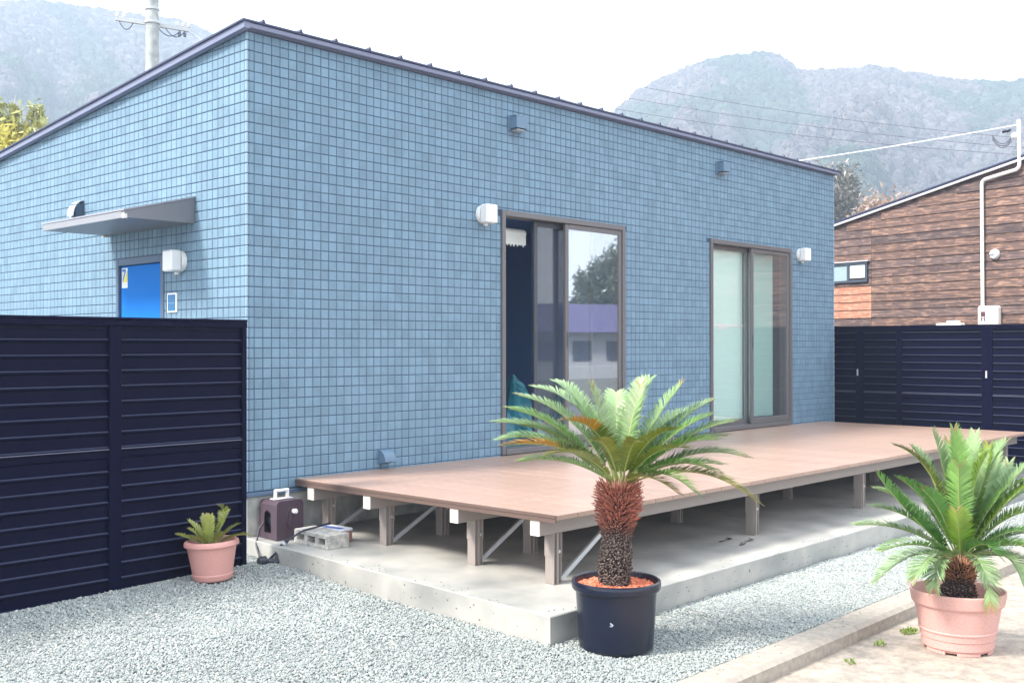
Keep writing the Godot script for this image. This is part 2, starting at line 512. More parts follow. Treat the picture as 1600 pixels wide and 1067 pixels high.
# ---------- the blue tiled house ----------
func roof_under(z: float) -> float:
	return 3.89 + 0.099 * z
func house() -> void:
	var h := thing("house", "low house clad in small steel-blue tiles with a sloping metal roof", "house")
	var L := 9.332
	var D := 7.9
	# openings: x0, x1, y0, y1
	var doors := [[2.72, 4.585, 0.56, 2.815], [6.225, 8.125, 0.56, 2.805]]
	var entry := [-1.99, -1.185, 0.1, 2.31]
	# foundation and flashing
	var b := B.new()
	b.span(Vector3(0.022, -0.3, -D), Vector3(L - 0.02, 0.448, -0.022))
	obj("foundation", b, M.concrete, h)
	b = B.new()
	b.span(Vector3(-0.004, 0.448, -0.03), Vector3(L, 0.478, 0.004), 0.003)
	b.span(Vector3(-0.004, 0.448, -D), Vector3(0.03, 0.478, -0.031), 0.003)
	obj("flashing", b, mat("flashing", Color(0.1, 0.16, 0.25), 0.5), h)
	# front wall: the backing behind the tiles, with two door openings
	b = B.new()
	var zb := -0.15
	var zf := -0.0075
	b.span(Vector3(0.152, 0.478, zb), Vector3(doors[0][0], 3.885, zf))
	b.span(Vector3(doors[0][0], doors[0][3], zb), Vector3(doors[0][1], 3.885, zf))
	b.span(Vector3(doors[0][0], 0.478, zb), Vector3(doors[0][1], doors[0][2], zf))
	b.span(Vector3(doors[0][1], 0.478, zb), Vector3(doors[1][0], 3.885, zf))
	b.span(Vector3(doors[1][0], doors[1][3], zb), Vector3(doors[1][1], 3.885, zf))
	b.span(Vector3(doors[1][0], 0.478, zb), Vector3(doors[1][1], doors[1][2], zf))
	b.span(Vector3(doors[1][1], 0.478, zb), Vector3(L - 0.16, 3.885, zf))
	var front := obj("front_wall", b, M.joint, h)
	b = B.new()
	var side := func(z0: float, z1: float, y0: float, y1: float) -> void:
		b.prism(PackedVector2Array([Vector2(z0, y0), Vector2(z1, y0), Vector2(z1, minf(y1, roof_under(z1))), Vector2(z0, minf(y1, roof_under(z0)))]), Vector3(0.0075, 0, 0), Vector3(0, 0, 1), Vector3.UP, Vector3(0.144, 0, 0))
	side.call(-D, entry[0], 0.478, 9.0)
	side.call(entry[0], entry[1], entry[3], 9.0)
	side.call(entry[1], -0.0075, 0.478, 9.0)
	var gable := obj("gable_wall", b, M.joint, h)
	b = B.new()
	b.span(Vector3(L - 0.16, 0.478, -D), Vector3(L - 0.008, 3.1, -0.008))
	b.prism(PackedVector2Array([Vector2(-D, 3.1), Vector2(-0.008, 3.1), Vector2(-0.008, 3.885), Vector2(-D, roof_under(-D))]), Vector3(L - 0.16, 0, 0), Vector3(0, 0, 1), Vector3.UP, Vector3(0.152, 0, 0))
	b.span(Vector3(0.152, 0.478, -D), Vector3(L - 0.16, roof_under(-D), -D + 0.15))
	obj("rear_walls", b, M.joint, h)
	# tiles: the nearest 300 as pieces of their own, the rest as one field
	var tb := B.new()
	var W := 0.0695
	var bev := 0.0045
	var hw := W * 0.5
	var hi := hw - bev
	var tq := [[-1, -1], [1, -1], [1, 1], [-1, 1]]
	for k in 4:
		var a: Array = tq[k]
		var d: Array = tq[(k + 1) % 4]
		tb.quad(Vector3(a[0] * hw, a[1] * hw, -0.009), Vector3(d[0] * hw, d[1] * hw, -0.009), Vector3(d[0] * hw, d[1] * hw, -0.0036), Vector3(a[0] * hw, a[1] * hw, -0.0036))
		tb.quad(Vector3(a[0] * hw, a[1] * hw, -0.0036), Vector3(d[0] * hw, d[1] * hw, -0.0036), Vector3(d[0] * hi, d[1] * hi, 0), Vector3(a[0] * hi, a[1] * hi, 0))
	tb.quad(Vector3(-hi, -hi, 0), Vector3(hi, -hi, 0), Vector3(hi, hi, 0), Vector3(-hi, hi, 0))
	var tm := tb.mesh()
	var tr := []
	var cs := []
	var gap := 0.0050
	var singles := [0]
	var lay := func(x0: float, x1: float, y0: float, y1: float, on_front: bool, near: bool) -> void:
		if x1 - x0 < 0.008 or y1 - y0 < 0.008: return
		var bs := Basis.from_scale(Vector3((x1 - x0) / W, (y1 - y0) / W, 1.0))
		var at := Vector3((x0 + x1) * 0.5, (y0 + y1) * 0.5, rng.randf_range(-0.0006, 0.0004))
		bs = Basis.from_euler(Vector3(rng.randf_range(-0.004, 0.004), rng.randf_range(-0.004, 0.004), 0)) * bs
		var t := Transform3D(bs, at)
		if not on_front: t = Transform3D(Basis(Vector3.UP, -PI / 2), Vector3.ZERO) * t
		if near and singles[0] < 300:
			singles[0] += 1
			inst("tile", tm, M.tiles[rng.randi() % 7], front if on_front else gable, t)
		else:
			tr.append(t); cs.append(tile_tone(rng.randf()))
	for j in range(-1, 44):
		var y1 := TOP - PITCH * j - gap * 0.5
		var y0 := TOP - PITCH * (j + 1) + gap * 0.5
		if j == -1: y1 = 3.882
		for k in range(-2, 122):
			var x0 := 0.1441 + COL * k + gap * 0.5
			var x1 := 0.1441 + COL * (k + 1) - gap * 0.5
			if k == -2: x0 = 0.024
			if x0 > L - 0.03: continue
			x1 = minf(x1, L - 0.025)
			var done := false
			for d in doors:
				if x1 > d[0] and x0 < d[1] and y1 > d[2] - 0.02 and y0 < d[3]:
					done = true
					if y1 > d[3] + 0.01: lay.call(x0, x1, d[3] + 0.004, y1, true, false)
					elif x0 < d[0]: lay.call(x0, d[0] - 0.004, y0, y1, true, false)
					elif x1 > d[1]: lay.call(d[1] + 0.004, x1, y0, y1, true, false)
			if not done: lay.call(x0, x1, y0, y1, true, k >= -1 and k < 6 and j >= 0)
		# gable side, running back from the corner; seen from outside the wall runs along -z
		for k in range(-1, 103):
			var u0 := 0.0836 + COL * k + gap * 0.55
			var u1 := 0.0836 + COL * (k + 1) - gap * 0.55
			if k == -1: u0 = 0.024
			var lim := roof_under(-(u0 + u1) * 0.5) - 0.006
			if y0 > lim - 0.01: continue
			var ya := minf(y1, lim)
			if u1 > -entry[1] and u0 < -entry[0] and y0 < entry[3]:
				if ya > entry[3] + 0.01: lay.call(-u1, -u0, entry[3] + 0.004, ya, false, false)
				elif u0 < -entry[1]: lay.call(entry[1] + 0.004, -u0, y0, ya, false, false)
				elif u1 > -entry[0]: lay.call(-u1, entry[0] - 0.004, y0, ya, false, false)
				continue
			lay.call(-u1, -u0, y0, ya, false, false)
	# places on the gable were laid along x: turned, x becomes z
	many("wall_tiles", tm, M.tile, tr, cs, h)
	b = B.new()
	for j in range(-1, 44):
		var y1 := TOP - PITCH * j - gap * 0.4
		var y0 := TOP - PITCH * (j + 1) + gap * 0.4
		if j == -1: y1 = 3.882
		b.span(Vector3(-0.0015, y0, -0.0215), Vector3(0.0215, y1, 0.0015), 0.006)
		b.span(Vector3(L - 0.022, y0, -0.0215), Vector3(L + 0.0015, y1, 0.0015), 0.006)
	var ct := obj("corner_trim", b, mat("corner_trim", Color(0.25, 0.36, 0.46), 0.4), h)
	ct.set_meta("kind", "stuff")
	# roof sheet, fascia and standing seams
	b = B.new()
	var zs := 0.072
	var ze := -D - 0.1
	b.prism(PackedVector2Array([Vector2(zs, roof_under(zs) + 0.038), Vector2(zs, roof_under(zs) + 0.052), Vector2(ze, roof_under(ze) + 0.052), Vector2(ze, roof_under(ze) + 0.038)]), Vector3(-0.075, 0, 0), Vector3(0, 0, 1), Vector3.UP, Vector3(L + 0.15, 0, 0))
	var roof := obj("roof", b, M.roof, h)
	b = B.new()
	b.span(Vector3(-0.056, 3.896, 0.012), Vector3(L + 0.056, 3.933, 0.06), 0.004)
	obj("fascia", b, M.fascia, h)
	b = B.new()
	b.prism(PackedVector2Array([Vector2(0.0605, roof_under(0.06) - 0.009), Vector2(0.0605, roof_under(0.06) + 0.0375), Vector2(ze, roof_under(ze) + 0.0375), Vector2(ze, roof_under(ze) - 0.009)]), Vector3(-0.06, 0, 0), Vector3(0, 0, 1), Vector3.UP, Vector3(0.05, 0, 0))
	obj("barge_board", b, M.fascia, h)
	b = B.new()
	b.prism(PackedVector2Array([Vector2(0.011, roof_under(0.0) - 0.001), Vector2(0.011, roof_under(0.0) + 0.036), Vector2(ze, roof_under(ze) + 0.036), Vector2(ze, roof_under(ze) - 0.001)]), Vector3(-0.008, 0, 0), Vector3(0, 0, 1), Vector3.UP, Vector3(L + 0.016, 0, 0))
	obj("roof_underside", b, M.fascia, h)
	for k in 28:
		b = B.new()
		var x := 0.10 + 0.336 * k
		var z0 := zs + 0.004
		b.prism(PackedVector2Array([Vector2(-0.016, 0), Vector2(0.016, 0), Vector2(0.005, 0.024), Vector2(-0.005, 0.026)]), Vector3(x, roof_under(z0) + 0.050, z0), Vector3.RIGHT, Vector3.UP, Vector3(0, roof_under(ze) - roof_under(z0), ze - z0))
		obj("roof_seam", b, M.roof, h)
	# rooms behind the doors
	b = B.new()
	b.span(Vector3(0.16, 0.47, -4.2), Vector3(L - 0.17, 0.555, -0.16))
	b.span(Vector3(0.16, 2.95, -4.2), Vector3(L - 0.17, 3.02, -0.16))
	b.span(Vector3(0.16, 0.556, -4.3), Vector3(L - 0.17, 2.949, -4.21))
	b.span(Vector3(5.4, 0.556, -4.19), Vector3(5.5, 2.949, -0.16))
	obj("room_shell", b, mat("room_paint", Color(0.2, 0.38, 0.66), 0.8), h)
	sliding_door(h, doors[0], "clear")
	sliding_door(h, doors[1], "blind")
	# plastic sheeting heaped inside the clear glass door
	var heaps := [["heaped_sheet", "deep blue plastic sheet heaped just inside the clear glass door", Vector3(2.98, 0.556, -0.55), 0.28, 0.62, Color(0.03, 0.09, 0.36)], ["heaped_sheet", "teal plastic sheet heaped beside the blue one inside the glass door", Vector3(3.55, 0.556, -0.62), 0.34, 0.66, Color(0.03, 0.2, 0.26)], ["heaped_sheet", "dark teal plastic sheet behind the tall cycad inside the glass door", Vector3(4.1, 0.556, -0.5), 0.3, 0.5, Color(0.03, 0.15, 0.2)]]
	for q in heaps:
		b = B.new()
		var rows := []
		for j in 9:
			var row := []
			var t := j / 8.0
			for i in 25:
				var a := TAU * (i % 24) / 24.0
				var r: float = q[3] * pow(1.0 - t, 0.6) * (1.0 + 0.22 * sin(a * 5.0 + t * 3.0) + 0.1 * sin(a * 11.0))
				row.append(q[2] + Vector3(cos(a) * r, q[4] * t * (1.0 + 0.1 * sin(a * 3.0)), sin(a) * r))
			rows.append(row)
		for j in 8:
			for i in 24: b.quad(rows[j][i], rows[j + 1][i], rows[j + 1][i + 1], rows[j][i + 1])
		tag(obj(q[0], b, mat("plastic_sheet", q[5], 0.22)), q[1], "plastic sheet", "sheets heaped inside the glass door")
	# blue entrance door
	b = B.new()
	b.span(Vector3(-0.006, entry[2], entry[0]), Vector3(0.12, entry[3], entry[0] + 0.045), 0.004)
	b.span(Vector3(-0.006, entry[2], entry[1] - 0.055), Vector3(0.12, entry[3], entry[1]), 0.004)
	b.span(Vector3(-0.005, entry[3] - 0.06, entry[0] + 0.046), Vector3(0.12, entry[3], entry[1] - 0.056), 0.004)
	var door := obj("entrance_door", b, mat("door_frame", Color(0.07, 0.12, 0.2), 0.5), h)
	b = B.new()
	b.span(Vector3(0.02, entry[2], entry[0] + 0.05), Vector3(0.06, entry[3] - 0.066, entry[1] - 0.06), 0.003)
	obj("door_leaf", b, mat("blue_door", Color(0.006, 0.17, 0.58), 0.75, 0.0, 0.3), door)
	b = B.new()
	b.span(Vector3(-0.02, 1.05, entry[0] + 0.13), Vector3(0.0, 1.35, entry[0] + 0.155), 0.006)
	b.span(Vector3(-0.001, 1.06, entry[0] + 0.135), Vector3(0.021, 1.09, entry[0] + 0.15))
	b.span(Vector3(-0.001, 1.31, entry[0] + 0.135), Vector3(0.021, 1.34, entry[0] + 0.15))
	obj("door_handle", b, M.galv, door)
	# sticker in the door's corner: white, with a blue and a yellow wedge
	var sy := 2.06
	var sz: float = entry[0] + 0.062
	b = B.new()
	b.span(Vector3(0.0185, sy, sz), Vector3(0.0199, sy + 0.17, sz + 0.1))
	obj("sticker", b, M.white, door)
	b = B.new()
	b.prism(PackedVector2Array([Vector2(0.012, 0.16), Vector2(0.072, 0.16), Vector2(0.072, 0.14), Vector2(0.02, 0.05)  , Vector2(0.02, 0.075), Vector2(0.05, 0.14), Vector2(0.012, 0.14)]), Vector3(0.0165, sy, sz), Vector3(0, 0, 1), Vector3.UP, Vector3(0.001, 0, 0))
	obj("sticker_mark", b, mat("sticker_blue", Color(0.02, 0.18, 0.6), 0.5), door)
	b = B.new()
	b.prism(PackedVector2Array([Vector2(0.095, 0.15), Vector2(0.095, 0.05), Vector2(0.035, 0.05)]), Vector3(0.0165, sy, sz), Vector3(0, 0, 1), Vector3.UP, Vector3(0.001, 0, 0))
	obj("sticker_mark", b, mat("sticker_yellow", Color(0.85, 0.75, 0.02), 0.5), door)

func sliding_door(h: Node3D, d: Array, sort: String) -> void:
	var x0: float = d[0]; var x1: float = d[1]; var y0: float = d[2]; var y1: float = d[3]
	var mid := (x0 + x1) * 0.5
	var b := B.new()
	b.span(Vector3(x0 - 0.002, y0, -0.14), Vector3(x0 + 0.045, y1, 0.022), 0.004)
	b.span(Vector3(x1 - 0.045, y0, -0.14), Vector3(x1 + 0.002, y1, 0.022), 0.004)
	b.span(Vector3(x0 + 0.0455, y1 - 0.05, -0.14), Vector3(x1 - 0.0455, y1 + 0.002, 0.022), 0.004)
	b.span(Vector3(x0 + 0.0455, y0, -0.14), Vector3(x1 - 0.0455, y0 + 0.05, 0.03), 0.004)
	b.span(Vector3(x0 + 0.0455, y0 + 0.051, -0.052), Vector3(x1 - 0.0455, y0 + 0.062, -0.044))
	var fr := obj("sliding_door", b, M.taupe, h)
	var sash := func(a0: float, a1: float, z: float, m: Material, metal: Material) -> void:
		var s := B.new()
		var t0 := y0 + 0.052
		var t1 := y1 - 0.052
		s.span(Vector3(a0, t0, z - 0.018), Vector3(a0 + 0.05, t1, z + 0.018), 0.004)
		s.span(Vector3(a1 - 0.05, t0, z - 0.018), Vector3(a1, t1, z + 0.018), 0.004)
		s.span(Vector3(a0 + 0.0505, t1 - 0.05, z - 0.017), Vector3(a1 - 0.0505, t1, z + 0.017), 0.004)
		s.span(Vector3(a0 + 0.0505, t0, z - 0.017), Vector3(a1 - 0.0505, t0 + 0.07, z + 0.017), 0.004)
		obj("sash", s, metal, fr)
		for gz in ([0.006] if metal == M.taupe_dark else [-0.009, 0.006]):
			var g := B.new()
			g.span(Vector3(a0 + 0.048, t0 + 0.068, z + gz - 0.0015), Vector3(a1 - 0.048, t1 - 0.048, z + gz + 0.0015))
			obj("pane", g, m if gz > 0.0 else M.glass, fr)
		s = B.new()
		s.span(Vector3(a0 + 0.016, y0 + 0.98, z + 0.0185), Vector3(a0 + 0.034, y0 + 1.14, z + 0.021), 0.001)
		obj("sash_pull", s, M.taupe_dark, fr)
	if sort == "clear":
		sash.call(mid - 0.02, x1 - 0.046, -0.012, M.coated, M.taupe)
		sash.call(mid - 0.40, x1 - 0.42, -0.085, M.glass, M.taupe_dark)  # inner sash: shadow behind the front sash is put into its metal tone
		# rolled white blind under the lintel, ragged at its lower hem
		b = B.new()
		b.tube([Vector3(x0 + 0.1, y1 - 0.16, -0.3), Vector3(x0 + 0.62, y1 - 0.16, -0.3)], 0.05, 12)
		b.span(Vector3(x0 + 0.1, y1 - 0.27, -0.262), Vector3(x0 + 0.62, y1 - 0.16, -0.256))
		for k in 11:
			var fx := x0 + 0.12 + k * 0.045 + rng.randf_range(-0.01, 0.01)
			b.tri(Vector3(fx, y1 - 0.27, -0.258), Vector3(fx + 0.03, y1 - 0.27, -0.258), Vector3(fx + 0.015, y1 - 0.27 - rng.randf_range(0.01, 0.03), -0.258))
		obj("rolled_blind", b, mat("blind_cloth", Color(0.75, 0.8, 0.78), 0.9), fr)
	else:
		sash.call(mid - 0.03, x1 - 0.046, -0.012, M.glass, M.taupe)
		sash.call(x0 + 0.046, mid + 0.03, -0.085, M.glass, M.taupe)
		var mint := mat("mint_blind", Color(0.62, 0.87, 0.79), 0.9)
		mint.backlight_enabled = true
		mint.backlight = Color(0.2, 0.25, 0.22)
		b = B.new()
		b.span(Vector3(x0 + 0.06, y0 + 0.1, -0.135), Vector3(mid - 0.02, y1 - 0.09, -0.13))
		obj("blind", b, mint, fr)
		b = B.new()
		b.span(Vector3(mid + 0.05, y0 + 0.12, -0.155), Vector3(x1 - 0.2, y1 - 0.09, -0.15))
		obj("blind", b, mat("sea_green_blind", Color(0.34, 0.58, 0.52), 0.9), fr)
		b = B.new()
		b.span(Vector3(x0 + 0.06, 1.795, -0.129), Vector3(mid - 0.02, 1.825, -0.121), 0.003)
		b.span(Vector3(x0 + 0.36, 1.76, -0.129), Vector3(x0 + 0.52, 1.794, -0.124), 0.003)
		obj("blind_rail", b, M.white, fr)

# ---------- timber deck on steel posts ----------
func slab_y(z: float) -> float:
	return 0.15 - SLOPE * z
func deck() -> void:
	var dk := thing("deck", "broad brown plank deck raised on grey steel posts along the house front", "deck")
	var z0 := 0.012
	var z1 := 2.63
	var shapes := []
	for k in 3:
		var b := B.new()
		b.box(Vector3.ZERO, Vector3(0.1996, 0.03, z1 - z0), 0.002)
		shapes.append(b.mesh())
	var x := 0.437
	while x < 8.95:
		var y := 0.5345 + rng.randf_range(-0.0006, 0.0006)
		inst("board", shapes[rng.randi() % 3], M.decks[rng.randi() % 4], dk, Transform3D(Basis.from_euler(Vector3(0.003, 0, 0)), Vector3(x + 0.1006, y, (z0 + z1) * 0.5)))
		x += 0.2033
	var xe := x - 0.002
	var b := B.new()
	b.span(Vector3(0.424, 0.528, z0), Vector3(0.4365, 0.5475, z1 + 0.002), 0.001)
	b.span(Vector3(0.428, 0.499, z0), Vector3(0.4365, 0.5275, z1), 0.001)
	obj("edge_strip", b, M.deck_edge, dk)
	# beams run along the house, posts stand under them
	var zs := [0.19, 0.85, 1.745, 2.455]
	var px := [0.62, 1.19, 2.99, 4.86, 6.74, 8.6]
	var bolt := B.new()
	bolt.tube([Vector3.ZERO, Vector3(0.012, 0, 0)], 0.011, 6)
	var bolt_mesh := bolt.mesh()
	for zi in zs:
		b = B.new()
		b.span(Vector3(0.446, 0.405, zi - 0.036), Vector3(xe, 0.504, zi + 0.036), 0.002)
		var beam := obj("beam", b, M.steel, dk)
		b = B.new()
		b.span(Vector3(0.436, 0.404, zi - 0.038), Vector3(0.4455, 0.5, zi + 0.038), 0.002)
		obj("beam_end", b, M.steel_end, beam)
		for k in px.size():
			var X: float = px[k] + rng.randf_range(-0.015, 0.015)
			b = B.new()
			var yb := slab_y(zi)
			var g := 0.036
			# open channel: web towards the entrance side, flanges and a lipped slot facing front
			b.span(Vector3(X - g, yb + 0.004, zi - g), Vector3(X - g + 0.006, 0.404, zi + g), 0.001)
			b.span(Vector3(X + g - 0.006, yb + 0.004, zi - g), Vector3(X + g, 0.404, zi + g), 0.001)
			b.span(Vector3(X - g + 0.0062, yb + 0.004, zi - g), Vector3(X + g - 0.0062, 0.404, zi + g - 0.012))
			b.span(Vector3(X - 0.009, yb + 0.004, zi + g - 0.0118), Vector3(X + 0.006, 0.404, zi + g + 0.003), 0.001)
			var post := obj("post", b, M.steel, dk)
			b = B.new()
			b.span(Vector3(X - g - 0.003, yb + 0.17, zi - g - 0.003), Vector3(X - g - 0.0005, 0.404, zi + g + 0.003))
			obj("sleeve", b, M.steel, post)
			b = B.new()
			b.span(Vector3(X + g + 0.0005, yb + 0.17, zi - g - 0.003), Vector3(X + g + 0.003, 0.404, zi + g + 0.003))
			obj("sleeve", b, M.steel, post)
			b = B.new()
			b.box(Vector3(X, yb + 0.002, zi), Vector3(0.078, 0.004, 0.078))
			obj("foot_plate", b, M.steel, post)
			inst("bolt", bolt_mesh, M.galv, post, Transform3D(Basis(Vector3.UP, -PI / 2), Vector3(X + 0.018, yb + 0.2, zi + g - 0.012)))
		b = B.new()
		b.bar(Vector3(px[0] + 0.045, slab_y(zi) + 0.02, zi + 0.02), Vector3(px[1] - 0.04, 0.39, zi + 0.02), 0.006, 0.03, 0.001)
		b.bar(Vector3(px[0] + 0.045, slab_y(zi) + 0.032, zi + 0.012), Vector3(px[1] - 0.04, 0.402, zi + 0.012), 0.02, 0.004)
		obj("brace", b, M.galv, dk)

# ---------- louvred fences ----------
func fence_run(called: String, label: String, posts: Array, widths: Array, bottoms: Callable, y_mid: float, y_top: float, place: Transform3D) -> Node3D:
	# built along local x with its face to +z, then placed
	var f := thing(called, label, "fence")
	f.transform = place
	var slat := func(len: float) -> ArrayMesh:
		var s := B.new()
		s.col = Color(0.05, 0.056, 0.1)  # paler ledge: light catching the slat edge is put into the colour
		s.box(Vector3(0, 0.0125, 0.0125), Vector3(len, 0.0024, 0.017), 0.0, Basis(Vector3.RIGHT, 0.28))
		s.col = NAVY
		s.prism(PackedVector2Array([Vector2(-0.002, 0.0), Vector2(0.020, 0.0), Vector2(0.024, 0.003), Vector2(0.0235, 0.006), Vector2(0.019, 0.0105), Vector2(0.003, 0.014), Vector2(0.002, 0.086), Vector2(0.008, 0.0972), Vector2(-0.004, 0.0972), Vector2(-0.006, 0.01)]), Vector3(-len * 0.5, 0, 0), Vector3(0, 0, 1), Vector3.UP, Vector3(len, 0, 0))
		return s.mesh()
	for i in posts.size():
		var b := B.new()
		b.col = NAVY
		var w: float = widths[i]
		b.span(Vector3(posts[i] - w * 0.5, -0.2, -0.035), Vector3(posts[i] + w * 0.5, y_top - 0.056, 0.03), 0.003)
		obj("post", b, M.fence, f)
		if i + 1 == posts.size(): break
		var a: float = posts[i] + w * 0.5 + 0.0005
		var e: float = posts[i + 1] - widths[i + 1] * 0.5 - 0.0005
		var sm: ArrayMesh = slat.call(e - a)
		var yy := y_mid + 0.018
		while yy < y_top - 0.08:
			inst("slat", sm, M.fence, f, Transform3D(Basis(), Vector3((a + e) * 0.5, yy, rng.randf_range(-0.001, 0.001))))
			yy += 0.098
		yy = y_mid - 0.135
		while yy > bottoms.call((a + e) * 0.5) - 0.1:
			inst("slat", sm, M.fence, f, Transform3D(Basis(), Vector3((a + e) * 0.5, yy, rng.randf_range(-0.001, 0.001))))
			yy -= 0.098
		b = B.new()
		b.col = NAVY
		b.span(Vector3(a, y_mid - 0.036, -0.03), Vector3(e, y_mid + 0.004, 0.012), 0.002)
		b.span(Vector3(a, y_mid + 0.0045, -0.03), Vector3(e, y_mid + 0.0145, 0.026), 0.003)
		b.col = Color(0.22, 0.23, 0.3)  # pale strip paints the bright highlight along the rail's top
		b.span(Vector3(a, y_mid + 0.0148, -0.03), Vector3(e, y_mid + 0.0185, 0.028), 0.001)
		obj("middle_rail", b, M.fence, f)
		b = B.new()
		b.col = NAVY
		b.span(Vector3(a, -0.15, -0.03), Vector3(e, y_mid - 0.0365, -0.0105))
		b.span(Vector3(a, y_mid + 0.0175, -0.03), Vector3(e, y_top - 0.056, -0.0105))
		b.span(Vector3(a, y_top - 0.085, -0.0100), Vector3(e, y_top - 0.0562, 0.006), 0.002)
		obj("backing_panel", b, M.fence, f)
	var b2 := B.new()
	b2.col = NAVY
	var lo: float = posts[0] - widths[0] * 0.5
	var hi: float = posts[-1] + widths[-1] * 0.5
	b2.span(Vector3(lo, y_top - 0.0555, -0.04), Vector3(hi, y_top - 0.018, 0.036), 0.003)
	b2.span(Vector3(lo, y_top - 0.0175, -0.046), Vector3(hi, y_top, 0.042), 0.004)
	obj("top_rail", b2, M.fence, f)
	return f
func fences() -> void:
	fence_run("louvred_fence", "tall dark navy louvred fence in front of the blue door", [-4.06, -3.08, -2.14, -1.158, -0.203], [0.082, 0.082, 0.082, 0.082, 0.036], func(x: float) -> float: return gy(x, 0.3), 0.889, 1.748, Transform3D(Basis(), Vector3(0, 0, 0.262)))
	var f := fence_run("louvred_fence", "dark navy louvred fence between the deck and the timber house", [-1.4, -0.6, 0.325, 0.87, 1.995, 2.6, 3.3], [0.1, 0.07, 0.11, 0.07, 0.13, 0.06, 0.12], func(_x: float) -> float: return 0.0, 0.925, 1.826, Transform3D(Basis(Vector3.UP, -PI / 2), Vector3(9.43, 0, 0)))
	for z in [1.99, 0.30]:
		var b := B.new()
		b.col = Color(0.45, 0.45, 0.48)
		b.span(Vector3(z - 0.010, 1.16, 0.0302), Vector3(z + 0.010, 1.25, 0.034), 0.001)
		obj("latch_plate", b, M.tint, f)

# ---------- the neighbour's board-clad house ----------
func neighbour() -> void:
	var u := Vector3(0.21303, 0, -0.977046)
	var n := Vector3(-0.977046, 0, -0.21303)
	var h := thing("timber_house", "brown weathered board-clad house with a low sloping roof behind the fence", "house", Vector3(13.0, 0, 0.714))
	h.basis = Basis(-u, Vector3.UP, n)
	# local x runs towards the viewer's right (-u), local z is outward
	var top := func(x: float) -> float: return 4.287 + 0.1965 * x
	var woods := []
	for k in 6:
		var m := mat("weathered_board", [Color(0.72, 0.70, 0.72), Color(0.58, 0.58, 0.62), Color(0.86, 0.78, 0.72), Color(0.66, 0.62, 0.62), Color(0.52, 0.52, 0.56), Color(0.76, 0.68, 0.63)][k], 0.85)
		tri_tex(m, grain_tex(60 + k, Color(0.32, 0.265, 0.265), Color(0.52, 0.44, 0.42), 22, 20.0, Color(0.74, 0.61, 0.53)), Vector3(0.42, 4.0, 1.0), false)
		m.uv1_offset = Vector3(k * 0.37, k * 0.21, 0)
		bumped(m, M.fine, 0.2)
		woods.append(m)
	var fresh := mat("fresh_board", Color(1.0, 0.86, 0.76), 0.8)
	tri_tex(fresh, grain_tex(90, Color(0.56, 0.38, 0.33), Color(0.76, 0.60, 0.53), 30, 22.0, Color(0.84, 0.70, 0.61)), Vector3(0.6, 4.0, 1.0), false)
	var b := B.new()
	b.prism(PackedVector2Array([Vector2(-4.5, -0.3), Vector2(4.5, -0.3), Vector2(4.5, top.call(4.5) - 0.02), Vector2(-4.5, top.call(-4.5) - 0.02)]), Vector3(0, 0, -6.0), Vector3.RIGHT, Vector3.UP, Vector3(0, 0, 5.985))
	obj("wall", b, mat("board_backing", Color(0.03, 0.025, 0.025), 0.9), h)
	# boards lap upwards; a joint line stands at one third from the far corner
	var p := 0.14
	var y := 1.35
	var seam := -2.11
	var win := [-3.3, -2.2, 2.67, 3.03]
	var wood := B.new()
	while y < 5.0:
		for part in [[-4.49, seam - 0.003], [seam + 0.003, 0.95], [0.955, 4.49]]:
			var xa: float = part[0]
			var xb: float = part[1]
			# follow the slope of the roof
			var ya := y + p + 0.012
			var t: float = (ya + 0.03 - 4.287) / 0.1965
			if t > xa: xa = minf(t, xb)
			if xb - xa < 0.05: continue
			var s := B.new()
			s.prism(PackedVector2Array([Vector2(0, 0), Vector2(0.022, 0), Vector2(0.022, 0.004), Vector2(0.004, p + 0.012), Vector2(0, p + 0.012)]), Vector3(xa, y, 0.0), Vector3(0, 0, 1), Vector3.UP, Vector3(xb - xa, 0, 0))
			var m: Material = woods[rng.randi() % 6]
			if part[1] < -2.0 and y > 2.05 and y < 2.55: m = fresh
			inst("board", s.mesh(), m, h)
		y += p
	# fill under the slanted edge
	b = B.new()
	b.prism(PackedVector2Array([Vector2(-4.49, top.call(-4.49) - 0.26), Vector2(4.49, top.call(4.49) - 0.26), Vector2(4.49, top.call(4.49) - 0.03), Vector2(-4.49, top.call(-4.49) - 0.03)]), Vector3(0, 0, -0.0145), Vector3.RIGHT, Vector3.UP, Vector3(0, 0, 0.016))
	obj("sloping_board", b, woods[1], h)
	# roof and its pale edge
	b = B.new()
	b.prism(PackedVector2Array([Vector2(-4.7, top.call(-4.7) - 0.03), Vector2(4.7, top.call(4.7) - 0.03), Vector2(4.7, top.call(4.7) + 0.006), Vector2(-4.7, top.call(-4.7) + 0.006)]), Vector3(0, 0, 0.03), Vector3.RIGHT, Vector3.UP, Vector3(0, 0, 0.04))
	obj("verge_trim", b, mat("verge_trim", Color(0.55, 0.54, 0.6), 0.5), h)
	b = B.new()
	b.prism(PackedVector2Array([Vector2(-4.75, top.call(-4.75) + 0.021), Vector2(4.75, top.call(4.75) + 0.021), Vector2(4.75, top.call(4.75) + 0.045), Vector2(-4.75, top.call(-4.75) + 0.045)]), Vector3(0, 0, 0.085), Vector3.RIGHT, Vector3.UP, Vector3(0, 0, -6.2))
	obj("roof", b, M.roof, h)
	# small two-pane window under a lip
	b = B.new()
	b.span(Vector3(win[0], win[2], -0.01), Vector3(win[1] + 0.03, win[2] + 0.045, 0.055), 0.004)
	b.span(Vector3(win[0], win[3] - 0.045, -0.01), Vector3(win[1] + 0.03, win[3], 0.055), 0.004)
	b.span(Vector3(win[0], win[2] + 0.0455, -0.01), Vector3(win[0] + 0.05, win[3] - 0.0455, 0.054), 0.004)
